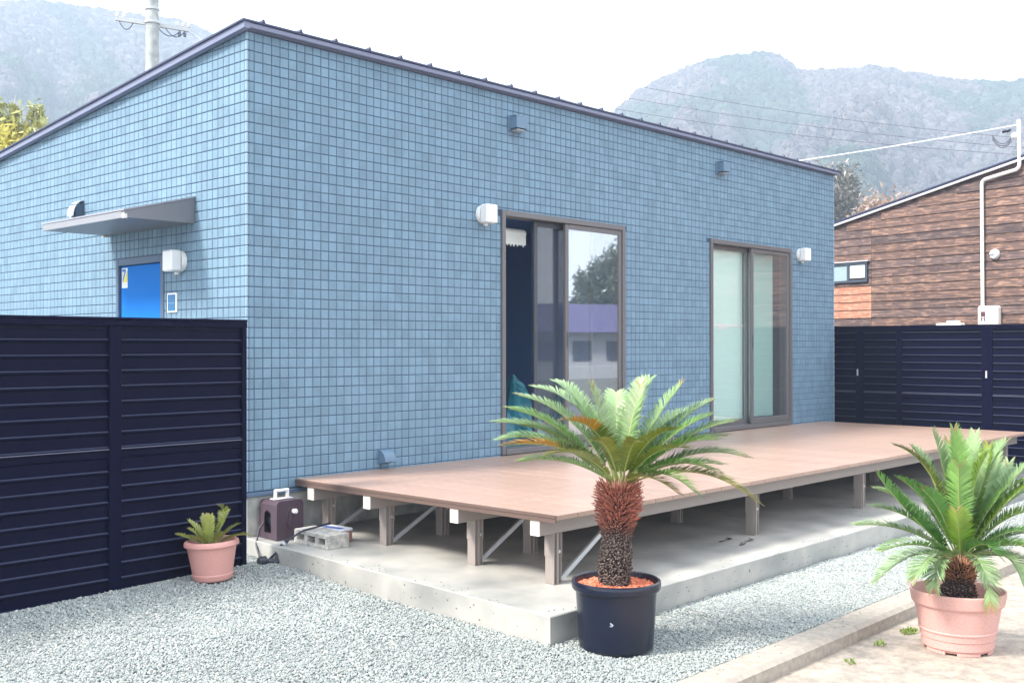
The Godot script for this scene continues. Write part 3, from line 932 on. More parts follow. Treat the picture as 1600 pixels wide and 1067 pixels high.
	b.span(Vector3(win[1] - 0.02, win[2] + 0.0455, -0.01), Vector3(win[1] + 0.03, win[3] - 0.0455, 0.054), 0.004)
	b.span(Vector3(-2.6, win[2] + 0.0455, -0.01), Vector3(-2.545, win[3] - 0.0455, 0.05), 0.004)
	var wf := obj("window", b, mat("window_frame", Color(0.045, 0.06, 0.09), 0.5), h)
	b = B.new()
	b.span(Vector3(win[0] + 0.05, win[2] + 0.045, 0.024), Vector3(-2.6, win[3] - 0.045, 0.032))
	obj("pane", b, mat("dull_pane", Color(0.3, 0.4, 0.42), 0.3), wf)
	b = B.new()
	b.span(Vector3(-2.545, win[2] + 0.08, 0.024), Vector3(win[1] - 0.02, win[3] - 0.05, 0.034))
	obj("pane", b, mat("frosted_pane", Color(0.62, 0.72, 0.72), 0.3), wf)
	b = B.new()
	b.span(Vector3(win[0], win[3] + 0.001, -0.01), Vector3(win[1] + 0.06, win[3] + 0.016, 0.075), 0.003)
	obj("window_lip", b, mat("lip", Color(0.7, 0.68, 0.7), 0.5), wf)
	# service pipe down the wall, up over the verge to its mast, and the meter box
	b = B.new()
	var zz := 0.065
	var pts := [Vector3(0.0, 2.1, zz), Vector3(-0.01, 4.05, zz)]
	for k in 5:
		var a := PI * 0.5 * k / 4.0
		pts.append(Vector3(0.07 - 0.08 * cos(a), 4.09 + 0.08 * sin(a) , zz))
	pts.append(Vector3(0.48, 4.235, zz))
	for k in 5:
		var a := PI * 0.5 * k / 4.0
		pts.append(Vector3(0.52 + 0.09 * sin(a), 4.33 - 0.09 * cos(a), zz))
	pts.append(Vector3(0.615, 4.8, 0.09))
	pts.append(Vector3(0.615, 5.0, 0.09))
	b.tube(pts, 0.028, 10)
	var mast := thing("service_pipe", "white conduit pipe running down the timber house to its meter box", "pipe", h.position)
	mast.basis = h.basis
	obj("conduit", b, M.white, mast)
	b = B.new()
	blob(b, 0.055, 10, 6, 0.0, 1, Vector3(0.56, 4.76, 0.11))
	obj("cable_entry", b, M.white, mast)
	b = B.new()
	for k in 2:
		b.tube([Vector3(0.5 - k * 0.07, 4.86, 0.12), Vector3(0.44 - k * 0.07, 4.845, 0.12)], 0.022, 8)
	for k in 3:
		var loop := []
		for i in 8: loop.append(Vector3(0.52 - 0.045 * i, 4.74 - 0.12 * sin(PI * i / 7.0) - 0.03 * k + 0.012 * i, 0.13))
		b.tube(loop, 0.006, 5)
	obj("cable_loops", b, M.black, mast)
	var mb := thing("meter_box", "white electricity meter box with a small dark window on the timber wall", "meter box", h.position)
	mb.basis = h.basis
	b = B.new()
	b.span(Vector3(-0.045, 1.875, 0.025), Vector3(0.295, 2.185, 0.15), 0.025)
	obj("case", b, mat("meter_case", Color(0.82, 0.78, 0.72), 0.5), mb)
	b = B.new()
	b.span(Vector3(0.02, 1.945, 0.1495), Vector3(0.095, 2.095, 0.154), 0.002)
	obj("meter_window", b, mat("meter_window", Color(0.12, 0.06, 0.07), 0.2), mb)
	b = B.new()
	b.tube([Vector3(0.062, 1.965, 0.1545), Vector3(0.062, 1.965, 0.158)], 0.018, 12)
	b.span(Vector3(0.035, 2.0, 0.1545), Vector3(0.085, 2.012, 0.157))
	obj("meter_dial", b, M.white, mb)
	var vt := thing("wall_vent", "round white vent cap beside the pipe on the timber wall", "vent", h.position)
	vt.basis = h.basis
	b = B.new()
	b.lathe([Vector2(0.0, 0.05), Vector2(0.06, 0.045), Vector2(0.078, 0.02), Vector2(0.082, -0.01)], 24, Vector3(0.185, 2.985, 0.035), Basis(Vector3.RIGHT, PI / 2))
	obj("cap", b, mat("vent_cap", Color(0.7, 0.7, 0.72), 0.4), vt)
	b = B.new()
	b.span(Vector3(0.11, 2.968, 0.083), Vector3(0.2, 2.98, 0.09), 0.002)
	obj("slot", b, M.void_black, vt)
	var cb := thing("duct_cover", "low white duct cover showing above the dark fence beside the meter box", "duct cover", h.position)
	cb.basis = h.basis
	b = B.new()
	b.span(Vector3(-0.74, 1.7, 0.06), Vector3(-0.30, 1.925, 0.2), 0.012)
	b.span(Vector3(-0.56, 1.9255, 0.08), Vector3(-0.37, 1.965, 0.18), 0.008)
	obj("cover", b, M.white, cb)

# ---------- pole and cables ----------
func sag(a: Vector3, b: Vector3, drop: float, n := 14) -> Array:
	var o := []
	for i in n + 1:
		var t := i / float(n)
		o.append(a.lerp(b, t) - Vector3(0, 4.0 * drop * t * (1.0 - t), 0))
	return o
func poles_and_wires() -> void:
	var P := Vector3(7.95, -0.3, -16.0)
	var p := thing("utility_pole", "tall concrete utility pole with a crossarm rising behind the blue house", "utility pole", P)
	var conc := tri_tex(mat("pole_concrete", Color(0.5, 0.53, 0.52), 0.8), M.blotch, Vector3.ONE * 0.8)
	var b := B.new()
	b.tube([Vector3.ZERO, Vector3(0, 13.0, 0)], [0.19, 0.125], 20)
	obj("shaft", b, conc, p)
	var dir := Vector3(1.33, -0.11, 0.72).normalized()
	var fwd := Vector3(dir.z, 0, -dir.x).normalized() * -1.0
	var c := Vector3(0, 9.28, 0) - fwd * 0.19
	b = B.new()
	b.bar(c - dir * 0.80, c + dir * 0.80, 0.075, 0.09, 0.004)
	obj("crossarm", b, mat("crossarm_steel", Color(0.52, 0.54, 0.55), 0.5, 0.2), p)
	b = B.new()
	b.tube([Vector3(0, 9.55, 0), Vector3(0, 9.6, 0)], 0.165, 20)
	b.tube([Vector3(0, 9.24, 0), Vector3(0, 9.3, 0)], 0.17, 20)
	obj("band", b, M.galv, p)
	b = B.new()
	b.tube([Vector3(-0.3, 7.95, 0.1), Vector3(0.05, 7.93, 0.1)], 0.012, 6)
	obj("step_bolt", b, M.galv, p)
	for s in [-0.76, -0.62, 0.55, 0.68, 0.8]:
		b = B.new()
		var q: Vector3 = c + dir * s + Vector3(0, 0.045, 0)
		b.lathe([Vector2(0.0, 0.0), Vector2(0.03, 0.0), Vector2(0.05, 0.02), Vector2(0.03, 0.035), Vector2(0.05, 0.06), Vector2(0.03, 0.075), Vector2(0.03, 0.1), Vector2(0, 0.105)], 12, q)
		obj("insulator", b, M.white, p)
	b = B.new()
	for s in [[-0.72, -0.42], [0.12, 0.62], [0.3, 0.72]]:
		b.tube(sag(c + dir * s[0] - Vector3(0, 0.05, 0), c + dir * s[1] - Vector3(0, 0.05, 0), 0.16, 8), 0.012, 6)
	for s in [0.6, 0.72]:
		b.tube([c + dir * s - Vector3(0, 0.08, 0), c + dir * s - Vector3(0, 0.17, 0)], 0.035, 10)
	obj("jumper_loops", b, mat("cable_grey", Color(0.12, 0.14, 0.18), 0.6), p)
	b = B.new()
	b.tube(sag(P + c + dir * 0.75, Vector3(12.5, 4.0, -9.0), 0.1), 0.014, 6)
	tag(obj("pole_cable", b, M.galv), "short pale cable leaving the pole's crossarm behind the roof", "cable")
	# three conductors crossing in front of the wooded hill
	var A := [Vector3(42.6, 16.5, -30.3), Vector3(42.4, 15.8, -30.6), Vector3(42.3, 15.1, -30.8)]
	var Z := [Vector3(53.5, 11.5, -8.6), Vector3(53.5, 11.05, -8.5), Vector3(53.4, 10.7, -8.4)]
	var lb := ["topmost thin power line crossing the hill over the house roof", "second thin power line crossing the hill over the roof", "lowest thin power line crossing the hill over the roof"]
	for k in 3:
		b = B.new()
		var ext: Vector3 = (A[k] - Z[k]) * 0.08
		b.tube(sag(A[k] + ext, Z[k], 0.5, 20), 0.014, 5)
		tag(obj("power_line", b, mat("wire", Color(0.1, 0.1, 0.14), 0.7)), lb[k], "power line", "power lines over the hill")
	b = B.new()
	b.tube(sag(Vector3(17.6, 5.72, -8.2), Vector3(12.78, 4.92, 1.29), 0.06, 16), 0.0095, 8)
	tag(obj("service_cable", b, mat("cable_white", Color(0.8, 0.82, 0.84), 0.5)), "thick white service cable running to the mast on the timber house", "cable")

# ---------- trees ----------
func foliage(at: Vector3, rad: Vector3, count: int, leaf: float, tone_a: Color, tone_b: Color, clumps: int, droop := 0.3) -> B:
	var b := B.new()
	var cen := []
	for i in clumps:
		var d := Vector3(rng.randfn(), rng.randfn(), rng.randfn()).normalized() * pow(rng.randf(), 0.4)
		cen.append([d, lerpf(0.75, 1.25, rng.randf())])
	for i in count:
		var k = cen[rng.randi() % clumps]
		var d: Vector3 = k[0] * 0.82 + Vector3(rng.randfn(), rng.randfn(), rng.randfn()) * 0.15
		var p := at + d * rad
		var t := Vector3(rng.randfn(), rng.randfn() - droop, rng.randfn()).normalized()
		var s := t.cross(Vector3(rng.randfn(), rng.randfn(), rng.randfn())).normalized()
		var L := leaf * rng.randf_range(0.6, 1.4)
		b.col = tone_a.lerp(tone_b, rng.randf()) * k[1]
		b.tri(p - s * L * 0.18, p + s * L * 0.18, p + t * L)
		b.tri(p - s * L * 0.18, p - t * L * 0.35, p + s * L * 0.18)
	return b
func tree(called: String, label: String, at: Vector3, trunk_r: float, height: float, rad: Vector3, count: int, leaf: float, ta: Color, tb: Color, clumps: int, group := "", cat := "tree") -> void:
	var t := thing(called, label, cat, at, 0.0, group)
	var b := B.new()
	b.tube([Vector3.ZERO, Vector3(0.05, height * 0.5, 0.03), Vector3(0.0, height * 0.92, 0)], [trunk_r, trunk_r * 0.75, trunk_r * 0.25], 8)
	for k in 9:
		var a := rng.randf() * TAU
		var y := height * rng.randf_range(0.4, 0.85)
		b.tube([Vector3(0.02, y, 0), Vector3(cos(a) * rad.x * 0.4, y + rad.y * 0.16, sin(a) * rad.z * 0.4), Vector3(cos(a) * rad.x * 0.75, y + rad.y * 0.3, sin(a) * rad.z * 0.75)], [trunk_r * 0.4, trunk_r * 0.25, trunk_r * 0.08], 5)
	obj("trunk", b, mat("bark", Color(0.12, 0.09, 0.07), 0.9), t)
	obj("crown", foliage(Vector3(0, height - rad.y * 0.9, 0), rad, count, leaf, ta, tb, clumps), M.leaf, t)
func greens() -> void:
	var ya := Color(0.80, 0.68, 0.15)
	var yb := Color(0.52, 0.50, 0.11)
	var sp := [[10.5, -30.3, 10.0, 1.3], [11.3, -29.9, 9.9, 1.1], [9.4, -31.0, 9.6, 1.5], [12.4, -29.6, 9.3, 1.3], [11.0, -29.0, 8.9, 1.8]]
	var lb := ["yellow-green bamboo clump with a pointed top near the picture's edge", "yellow-green bamboo clump with a feathery second tip above the gable roof", "yellow-green bamboo clump cut by the picture's edge", "small pale bamboo clump lowest along the gable roof", "dense golden bamboo clump just above the roof edge"]
	for i in sp.size():
		var s = sp[i]
		var t := thing("bamboo", lb[i], "bamboo", Vector3(s[0], -0.3, s[1]), 0.0, "bamboo behind the gable")
		var b := B.new()
		for k in 6:
			var o := Vector3(rng.randf_range(-0.6, 0.6), 0, rng.randf_range(-0.6, 0.6))
			b.tube([o, o * 1.2 + Vector3(0, s[2] * 0.6, 0), o * 1.5 + Vector3(0, s[2] * 0.95, 0)], [0.05, 0.035, 0.01], 6)
		obj("stem", b, mat("bamboo_stem", Color(0.3, 0.32, 0.08), 0.6), t)
		var cr := foliage(Vector3(0, s[2] - 2.6, 0), Vector3(s[3], 2.3, s[3]), 5200, 0.24, ya, yb, 26, 0.5)
		var tip := foliage(Vector3(0, s[2] - 0.35, 0), Vector3(s[3] * 0.38, 0.75, s[3] * 0.38), 500, 0.24, Color(0.5, 0.52, 0.3), yb, 8, 0.5)
		cr.v.append_array(tip.v); cr.n.append_array(tip.n); cr.c.append_array(tip.c)
		obj("foliage", cr, M.leaf, t)
	# bare straw-coloured trees at the foot of the hill
	var q := [[49.0, -19.6, 8.6, 2.4, Color(0.34, 0.25, 0.19), Color(0.25, 0.2, 0.16)], [50.3, -17.6, 9.9, 2.2, Color(0.40, 0.25, 0.18), Color(0.3, 0.22, 0.17)], [51.6, -15.3, 8.6, 2.4, Color(0.36, 0.26, 0.19), Color(0.26, 0.2, 0.16)], [54.0, -22.5, 12.6, 2.4, Color(0.2, 0.19, 0.17), Color(0.15, 0.15, 0.135)]]
	var ql := ["dry brownish tree beside the far corner of the blue house", "rust-tinted dry tree above the timber house's roof", "dry tawny tree lowest along the timber house's roof", "greyish bare tree on the hill's foot"]
	for i in q.size():
		var s = q[i]
		tree("dry_tree", ql[i], Vector3(s[0], -0.3, s[1]), 0.14, s[2], Vector3(s[3], 3.0, s[3]), 9000, 0.24, s[4], s[5], 34, "trees at the foot of the hill")

# ---------- what the glass door mirrors from across the road ----------
func across_the_road() -> void:
	var h := thing("tiled_house", "house with a purple tiled roof mirrored in the glass door", "house", Vector3(54.0, -0.3, 40.0), 0.35)
	var b := B.new()
	b.span(Vector3(-7, 0, -3), Vector3(7, 2.75, 3))
	obj("wall", b, mat("plaster", Color(0.38, 0.38, 0.4), 0.8), h)
	b = B.new()
	b.prism(PackedVector2Array([Vector2(-4.0, 2.76), Vector2(4.0, 2.76), Vector2(0.0, 4.75)]), Vector3(-7.8, 0, 0), Vector3(0, 0, 1), Vector3.UP, Vector3(15.6, 0, 0))
	obj("roof", b, mat("purple_tiles", Color(0.065, 0.055, 0.15), 0.6), h)
	for k in 5:
		b = B.new()
		b.span(Vector3(-6.0 + k * 2.6, 0.9, -3.06), Vector3(-4.6 + k * 2.6, 2.2, -3.002))
		obj("window", b, mat("far_window", Color(0.06, 0.07, 0.1), 0.2), h)
	b = B.new()
	b.span(Vector3(38.0, -0.3, 31.0), Vector3(70.0, 0.45, 31.3))
	tag(obj("garden_wall", b, mat("block_wall", Color(0.5, 0.5, 0.5), 0.9)), "pale block wall in front of the purple-roofed house, mirrored in the glass", "wall")
	b = B.new()
	b.span(Vector3(20.0, -0.34, 15.01), Vector3(110.0, -0.26, 30.9))
	struct("field", b, tri_tex(mat("field", Color(0.13, 0.13, 0.11), 0.95), M.blotch, Vector3.ONE * 0.15))
	var sp := [[62.0, 47.5, 6.4, 1.6], [64.0, 48.5, 8.6, 1.7], [66.5, 48.0, 9.6, 2.0], [70.0, 50.0, 10.6, 2.6], [75.0, 53.0, 11.0, 3.2]]
	var lb := ["dark green tree at the pale edge of the mirrored grove", "second dark green tree of the mirrored grove", "middle dark tree of the mirrored grove", "tall dark tree near the mirrored grove's end", "last dark tree of the mirrored grove"]
	for i in sp.size():
		var s = sp[i]
		tree("grove_tree", lb[i], Vector3(s[0], -0.3, s[1]), 0.2, s[2], Vector3(s[3], s[2] * 0.42, s[3]), 3400, 0.42, Color(0.05, 0.075, 0.04), Color(0.09, 0.11, 0.06), 26, "trees mirrored in the glass door")

# ---------- potted cycads ----------
func frond(parent: Node3D, a: Vector3, ctrl: Vector3, tip: Vector3, kind: String, width: float) -> void:
	var b := B.new()
	var N := 22
	var pts := []
	var rad := []
	for i in N + 1:
		var t := i / float(N)
		pts.append(a * (1 - t) * (1 - t) + ctrl * 2.0 * t * (1 - t) + tip * t * t)
		rad.append(lerpf(0.0058, 0.0016, t))
	var length := 0.0
	for i in N: length += pts[i].distance_to(pts[i + 1])
	b.col = Color(0.30, 0.36, 0.12)
	if kind == "yellow": b.col = Color(0.42, 0.36, 0.1)
	b.tube(pts, rad, 5, false)
	var outw := Vector3(tip.x - a.x, 0, tip.z - a.z)
	if outw.length() < 0.05: outw = Vector3(0.2, 0, 1)
	outw = outw.normalized()
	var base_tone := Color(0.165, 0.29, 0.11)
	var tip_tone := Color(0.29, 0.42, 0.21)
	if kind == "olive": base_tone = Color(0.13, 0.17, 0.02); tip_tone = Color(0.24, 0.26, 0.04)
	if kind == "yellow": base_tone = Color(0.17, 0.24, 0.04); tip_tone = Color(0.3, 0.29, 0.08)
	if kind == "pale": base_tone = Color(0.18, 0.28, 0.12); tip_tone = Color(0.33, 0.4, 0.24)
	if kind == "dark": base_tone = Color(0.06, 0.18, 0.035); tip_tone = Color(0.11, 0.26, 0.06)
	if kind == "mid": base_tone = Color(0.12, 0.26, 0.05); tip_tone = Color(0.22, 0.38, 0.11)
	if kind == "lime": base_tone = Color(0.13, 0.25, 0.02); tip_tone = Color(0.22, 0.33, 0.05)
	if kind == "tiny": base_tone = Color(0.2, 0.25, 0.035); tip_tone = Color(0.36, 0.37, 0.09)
	var shade := rng.randf_range(0.88, 1.15)
	if kind == "olive": width *= 0.72
	var pairs := int(length / 0.0058)
	for i in pairs:
		var t := lerpf(0.13, 0.995, i / float(pairs))
		var p := a * (1 - t) * (1 - t) + ctrl * 2.0 * t * (1 - t) + tip * t * t
		var tg := ((ctrl - a) * (1 - t) + (tip - ctrl) * t).normalized()
		var sd := tg.cross(Vector3.UP - outw * 0.25)
		if sd.length() < 0.05: sd = tg.cross(outw)
		sd = sd.normalized()
		var nm := sd.cross(tg).normalized()
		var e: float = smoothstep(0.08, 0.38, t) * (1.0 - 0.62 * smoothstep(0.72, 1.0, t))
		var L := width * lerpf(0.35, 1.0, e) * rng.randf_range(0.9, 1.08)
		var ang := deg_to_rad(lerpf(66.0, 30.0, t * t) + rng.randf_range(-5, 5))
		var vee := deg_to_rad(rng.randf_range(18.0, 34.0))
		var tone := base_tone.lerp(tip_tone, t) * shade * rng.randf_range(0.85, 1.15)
		if kind == "orange":
			var o := smoothstep(0.52, 0.6, t) * (1.0 - smoothstep(0.88, 0.95, t))
			tone = Color(0.11, 0.15, 0.03).lerp(Color(0.5, 0.24, 0.03), o)
		if t > 0.93 and rng.randf() < 0.3: tone = Color(0.36, 0.26, 0.12)
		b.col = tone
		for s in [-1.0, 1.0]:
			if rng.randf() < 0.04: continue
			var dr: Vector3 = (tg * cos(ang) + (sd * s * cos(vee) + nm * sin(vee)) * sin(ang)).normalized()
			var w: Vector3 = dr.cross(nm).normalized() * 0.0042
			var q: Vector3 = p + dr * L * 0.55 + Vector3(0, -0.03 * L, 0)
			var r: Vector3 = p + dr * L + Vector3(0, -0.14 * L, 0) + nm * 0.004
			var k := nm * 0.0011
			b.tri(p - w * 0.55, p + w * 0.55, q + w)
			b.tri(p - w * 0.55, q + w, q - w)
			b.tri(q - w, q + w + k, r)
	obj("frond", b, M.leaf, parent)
func trunk_scales(parent: Node3D, h: float, r0: float, r1: float, lean: Vector3, spike_from: float, count: int, low: Color, high: Color) -> void:
	# core, then the leaf bases: short scales below, long stubs round the crown
	var b := B.new()
	b.tube([Vector3.ZERO, lean * 0.5 + Vector3(0, h * 0.5, 0), lean + Vector3(0, h, 0)], [r0, (r0 + r1) * 0.52, r1 * 0.8], 18)
	obj("trunk", b, mat("trunk_core", Color(0.035, 0.02, 0.02), 0.95), parent)
	b = B.new()
	for i in count:
		var t := i / float(count)
		var a := i * 2.39996 + rng.randf_range(-0.12, 0.12)
		var y := h * t
		var r := lerpf(r0, r1, t) * (1.0 + 0.12 * sin(t * 9.0))
		var d := Vector3(cos(a), 0, sin(a))
		var c := lean * t + Vector3(0, y, 0) + d * r * 0.94
		var up := smoothstep(spike_from - 0.06, spike_from + 0.2, t)
		var L := lerpf(rng.randf_range(0.014, 0.026), rng.randf_range(0.03, 0.075), up)
		var tilt := lerpf(rng.randf_range(0.1, 0.9), rng.randf_range(0.2, 1.3) * lerpf(0.7, 1.6, smoothstep(0.75, 1.0, t)), up)
		var dr := (d + Vector3(0, tilt, 0) + Vector3(rng.randf_range(-0.3, 0.3), 0, rng.randf_range(-0.3, 0.3)) * up).normalized()
		var s := Vector3(-sin(a), 0, cos(a))
		var w := lerpf(0.009, 0.0045, up) * rng.randf_range(0.8, 1.3)
		var n := dr.cross(s).normalized()
		var tone := low.lerp(high, up * rng.randf_range(0.6, 1.1))
		if up < 0.3 and rng.randf() < 0.25: tone = Color(0.24, 0.19, 0.16)
		b.col = tone * rng.randf_range(0.6, 1.3)
		var A := c - s * w - n * w * 0.6; var D := c + s * w - n * w * 0.6; var E := c + n * w * 0.8
		var k := 0.45
		var A2 := c + dr * L - (s * w + n * w * 0.6) * k; var D2 := c + dr * L + (s * w - n * w * 0.6) * k; var E2 := c + dr * L + n * w * 0.8 * k
		b.out_quad(A, D, D2, A2, c + dr * L * 0.5)
		b.out_quad(D, E, E2, D2, c + dr * L * 0.5)
		b.out_quad(E, A, A2, E2, c + dr * L * 0.5)
		b.col = (Color(0.2, 0.155, 0.13) if up < 0.5 else Color(0.55, 0.3, 0.22)) * rng.randf_range(0.6, 1.2)
		b.out_tri(A2, D2, E2, c)
	# pale woolly heart and petiole stubs in the middle of the crown
	for i in 160:
		var a := i * 2.39996
		var r := r1 * 0.8 * sqrt(i / 160.0)
		var c := lean + Vector3(cos(a) * r, h - 0.012, sin(a) * r)
		var d := Vector3(cos(a) * r * 4.0, 1.0, sin(a) * r * 4.0).normalized() * rng.randf_range(0.03, 0.075)
		var s := Vector3(-sin(a), 0, cos(a)) * 0.007
		b.col = Color(0.55, 0.27, 0.17).lerp(Color(0.75, 0.52, 0.36), rng.randf())
		b.tri(c - s, c + s, c + d)
		var s2 := Vector3(cos(a), 0, sin(a)) * 0.007
		b.tri(c - s2, c + s2, c + d)
	var sc := obj("leaf_bases", b, M.tint_rough, parent)
	sc.set_meta("kind", "stuff")
func pellets(b: B, r: float, y: float, hole: float, count: int, size: float, ta: Color, tb: Color) -> void:
	for i in count:
		var a := rng.randf() * TAU
		var d := sqrt(lerpf(hole * hole / (r * r), 1.0, rng.randf())) * r
		b.col = ta.lerp(tb, rng.randf()) * rng.randf_range(0.8, 1.2)
		blob(b, size * rng.randf_range(0.6, 1.3), 5, 3, 0.25, i + 7, Vector3(cos(a) * d, y + rng.randf_range(-0.004, 0.01) + 0.012 * (1.0 - d / r), sin(a) * d), Vector3(1, 0.75, 1))
func pots() -> void:
	var right := Vector3(0.682, 0, 0.731)
	var turn := -0.8199
	# black nursery pot with the tall cycad
	var p1 := Vector3(0.25, -0.085, 3.222)
	var pot := thing("black_pot", "large round black plastic pot filled with red pumice by the slab corner", "flower pot", p1)
	var b := B.new()
	b.lathe([Vector2(0.0, 0.0), Vector2(0.19, 0.0), Vector2(0.203, 0.012), Vector2(0.222, 0.315), Vector2(0.238, 0.32), Vector2(0.244, 0.33), Vector2(0.246, 0.352), Vector2(0.243, 0.366), Vector2(0.234, 0.372), Vector2(0.226, 0.367), Vector2(0.222, 0.34), Vector2(0.214, 0.30)], 64)
	var plastic := bumped(mat("black_plastic", Color(0.006, 0.009, 0.024), 0.25), M.speck, 0.04)
	plastic.uv1_triplanar = true; plastic.uv1_scale = Vector3.ONE * 5.0
	obj("shell", b, plastic, pot)
	b = B.new()
	b.lathe([Vector2(0.218, 0.322), Vector2(0.1, 0.334), Vector2(0.0, 0.338)], 32)
	obj("pumice_bed", b, mat("pumice_bed", Color(0.3, 0.07, 0.035), 0.95), pot)
	b = B.new()
	pellets(b, 0.212, 0.33, 0.08, 1500, 0.0085, Color(0.62, 0.15, 0.07), Color(0.75, 0.27, 0.16))
	var pl := obj("pumice", b, M.tint_rough, pot)
	pl.set_meta("kind", "stuff")
	b = B.new()
	b.box(Vector3(0, 0, 0), Vector3(0.016, 0.006, 0.002), 0.0005, Basis(Vector3.FORWARD, 0.7))
	b.box(Vector3(0.006, -0.008, 0), Vector3(0.014, 0.004, 0.002), 0.0005, Basis(Vector3.FORWARD, -0.9))
	b.box(Vector3(-0.004, -0.012, 0), Vector3(0.010, 0.003, 0.002), 0.0005, Basis(Vector3.FORWARD, 0.2))
	var sc := obj("scuff_mark", b, mat("scuff", Color(0.45, 0.5, 0.55), 0.6), pot)
	var out := Vector3(-0.86, 0, 0.51).normalized()
	sc.position = out * 0.2135 + Vector3(0, 0.175, 0)
	sc.basis = Basis(Vector3.UP.cross(out), Vector3.UP, out)
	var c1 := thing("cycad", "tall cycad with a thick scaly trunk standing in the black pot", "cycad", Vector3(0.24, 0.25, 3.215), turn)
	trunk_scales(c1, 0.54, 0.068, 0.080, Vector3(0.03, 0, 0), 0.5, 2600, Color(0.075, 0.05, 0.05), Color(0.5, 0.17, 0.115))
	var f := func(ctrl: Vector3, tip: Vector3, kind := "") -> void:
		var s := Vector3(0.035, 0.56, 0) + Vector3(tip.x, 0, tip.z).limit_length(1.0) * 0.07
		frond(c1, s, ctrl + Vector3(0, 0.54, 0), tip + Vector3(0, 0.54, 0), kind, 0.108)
	f.call(Vector3(-0.31, 0.37, 0.0), Vector3(-0.65, 0.35, -0.05))
	f.call(Vector3(-0.35, 0.35, 0.1), Vector3(-0.62, 0.27, 0.15))
	f.call(Vector3(-0.24, 0.31, 0.25), Vector3(-0.6, 0.25, 0.3), "orange")
	f.call(Vector3(-0.28, 0.38, -0.05), Vector3(-0.57, 0.42, -0.1), "mid")
	f.call(Vector3(-0.18, 0.43, -0.1), Vector3(-0.52, 0.49, -0.2))
	f.call(Vector3(-0.08, 0.48, -0.2), Vector3(-0.42, 0.53, -0.35))
	f.call(Vector3(-0.07, 0.4, 0.2), Vector3(-0.28, 0.38, 0.3), "orange")
	f.call(Vector3(-0.04, 0.31, -0.05), Vector3(-0.12, 0.55, -0.1), "pale")
	f.call(Vector3(0.03, 0.23, -0.15), Vector3(0.02, 0.43, -0.3))
	f.call(Vector3(0.06, 0.23, -0.15), Vector3(0.09, 0.42, -0.25), "pale")
	f.call(Vector3(0.09, 0.28, -0.05), Vector3(0.17, 0.56, -0.15), "pale")
	f.call(Vector3(0.17, 0.31, -0.05), Vector3(0.39, 0.56, -0.1))
	f.call(Vector3(0.31, 0.35, -0.1), Vector3(0.56, 0.46, -0.15))
	f.call(Vector3(0.32, 0.33, 0.0), Vector3(0.53, 0.39, 0.0), "mid")
	f.call(Vector3(0.38, 0.33, 0.05), Vector3(0.65, 0.36, 0.05))
	f.call(Vector3(0.3, 0.29, 0.12), Vector3(0.54, 0.27, 0.15), "mid")
	f.call(Vector3(0.41, 0.27, 0.1), Vector3(0.71, 0.17, 0.1))
	f.call(Vector3(0.44, 0.21, 0.2), Vector3(0.73, -0.05, 0.25), "yellow")
	f.call(Vector3(0.07, 0.33, 0.3), Vector3(0.08, 0.29, 0.5), "olive")
	f.call(Vector3(0.14, 0.33, 0.25), Vector3(0.28, 0.34, 0.35), "olive")
	f.call(Vector3(0.22, 0.19, 0.3), Vector3(0.39, 0.01, 0.35), "mid")
	f.call(Vector3(0.13, 0.15, 0.25), Vector3(0.31, 0.0, 0.3), "yellow")
	f.call(Vector3(-0.19, 0.27, 0.3), Vector3(-0.37, 0.21, 0.35), "olive")
	f.call(Vector3(-0.06, 0.31, 0.3), Vector3(-0.14, 0.29, 0.45), "olive")
	f.call(Vector3(0.29, 0.23, 0.2), Vector3(0.53, 0.1, 0.2), "mid")
	for q in [[-0.50, 0.33, -0.02, ""], [0.48, 0.40, -0.25, ""], [0.22, 0.58, -0.2, ""], [-0.30, 0.56, -0.25, ""], [0.62, 0.28, 0.02, ""], [-0.5, 0.16, 0.2, "mid"], [0.6, 0.12, 0.0, "mid"], [0.35, 0.25, 0.42, "olive"], [0.05, 0.5, -0.4, ""]]:
		f.call(Vector3(q[0] * 0.5, q[1] * 0.75 + 0.08, q[2] * 0.5), Vector3(q[0], q[1], q[2]), q[3])
	# broad pink pot on the pavement
	var pink := bumped(tri_tex(mat("faded_pink_plastic", Color(0.70, 0.40, 0.355), 0.55), M.fine, Vector3.ONE * 3.0, false), M.speck, 0.03)
	var pink2 := bumped(tri_tex(mat("pink_plastic", Color(0.74, 0.37, 0.325), 0.5), M.fine, Vector3.ONE * 4.0, false), M.speck, 0.03)
	var p2 := Vector3(1.85, -0.185, 4.47)
	pot = thing("pink_pot", "wide faded pink plastic pot standing on the pavement beyond the kerb", "flower pot", p2)
	b = B.new()
	b.lathe([Vector2(0.0, 0.012), Vector2(0.18, 0.012), Vector2(0.197, 0.03), Vector2(0.2, 0.075), Vector2(0.205, 0.08), Vector2(0.208, 0.115), Vector2(0.214, 0.118), Vector2(0.215, 0.126), Vector2(0.212, 0.13), Vector2(0.232, 0.245), Vector2(0.235, 0.26), Vector2(0.246, 0.266), Vector2(0.252, 0.275), Vector2(0.262, 0.33), Vector2(0.263, 0.342), Vector2(0.257, 0.347), Vector2(0.25, 0.343), Vector2(0.243, 0.30), Vector2(0.236, 0.26)], 72)
	obj("shell", b, pink, pot)
	for k in 6:
		b = B.new()
		var a := TAU * k / 6.0 + 0.35
		for i in 7:
			var t := a + (i - 3) * 0.1
			b.box(Vector3(cos(t) * 0.184, 0.0095, sin(t) * 0.184), Vector3(0.02, 0.019, 0.012), 0.003, Basis(Vector3.UP, -t + PI / 2))
		obj("foot", b, pink, pot)
	b = B.new()
	b.lathe([Vector2(0.236, 0.265), Vector2(0.12, 0.285), Vector2(0.0, 0.292)], 32)
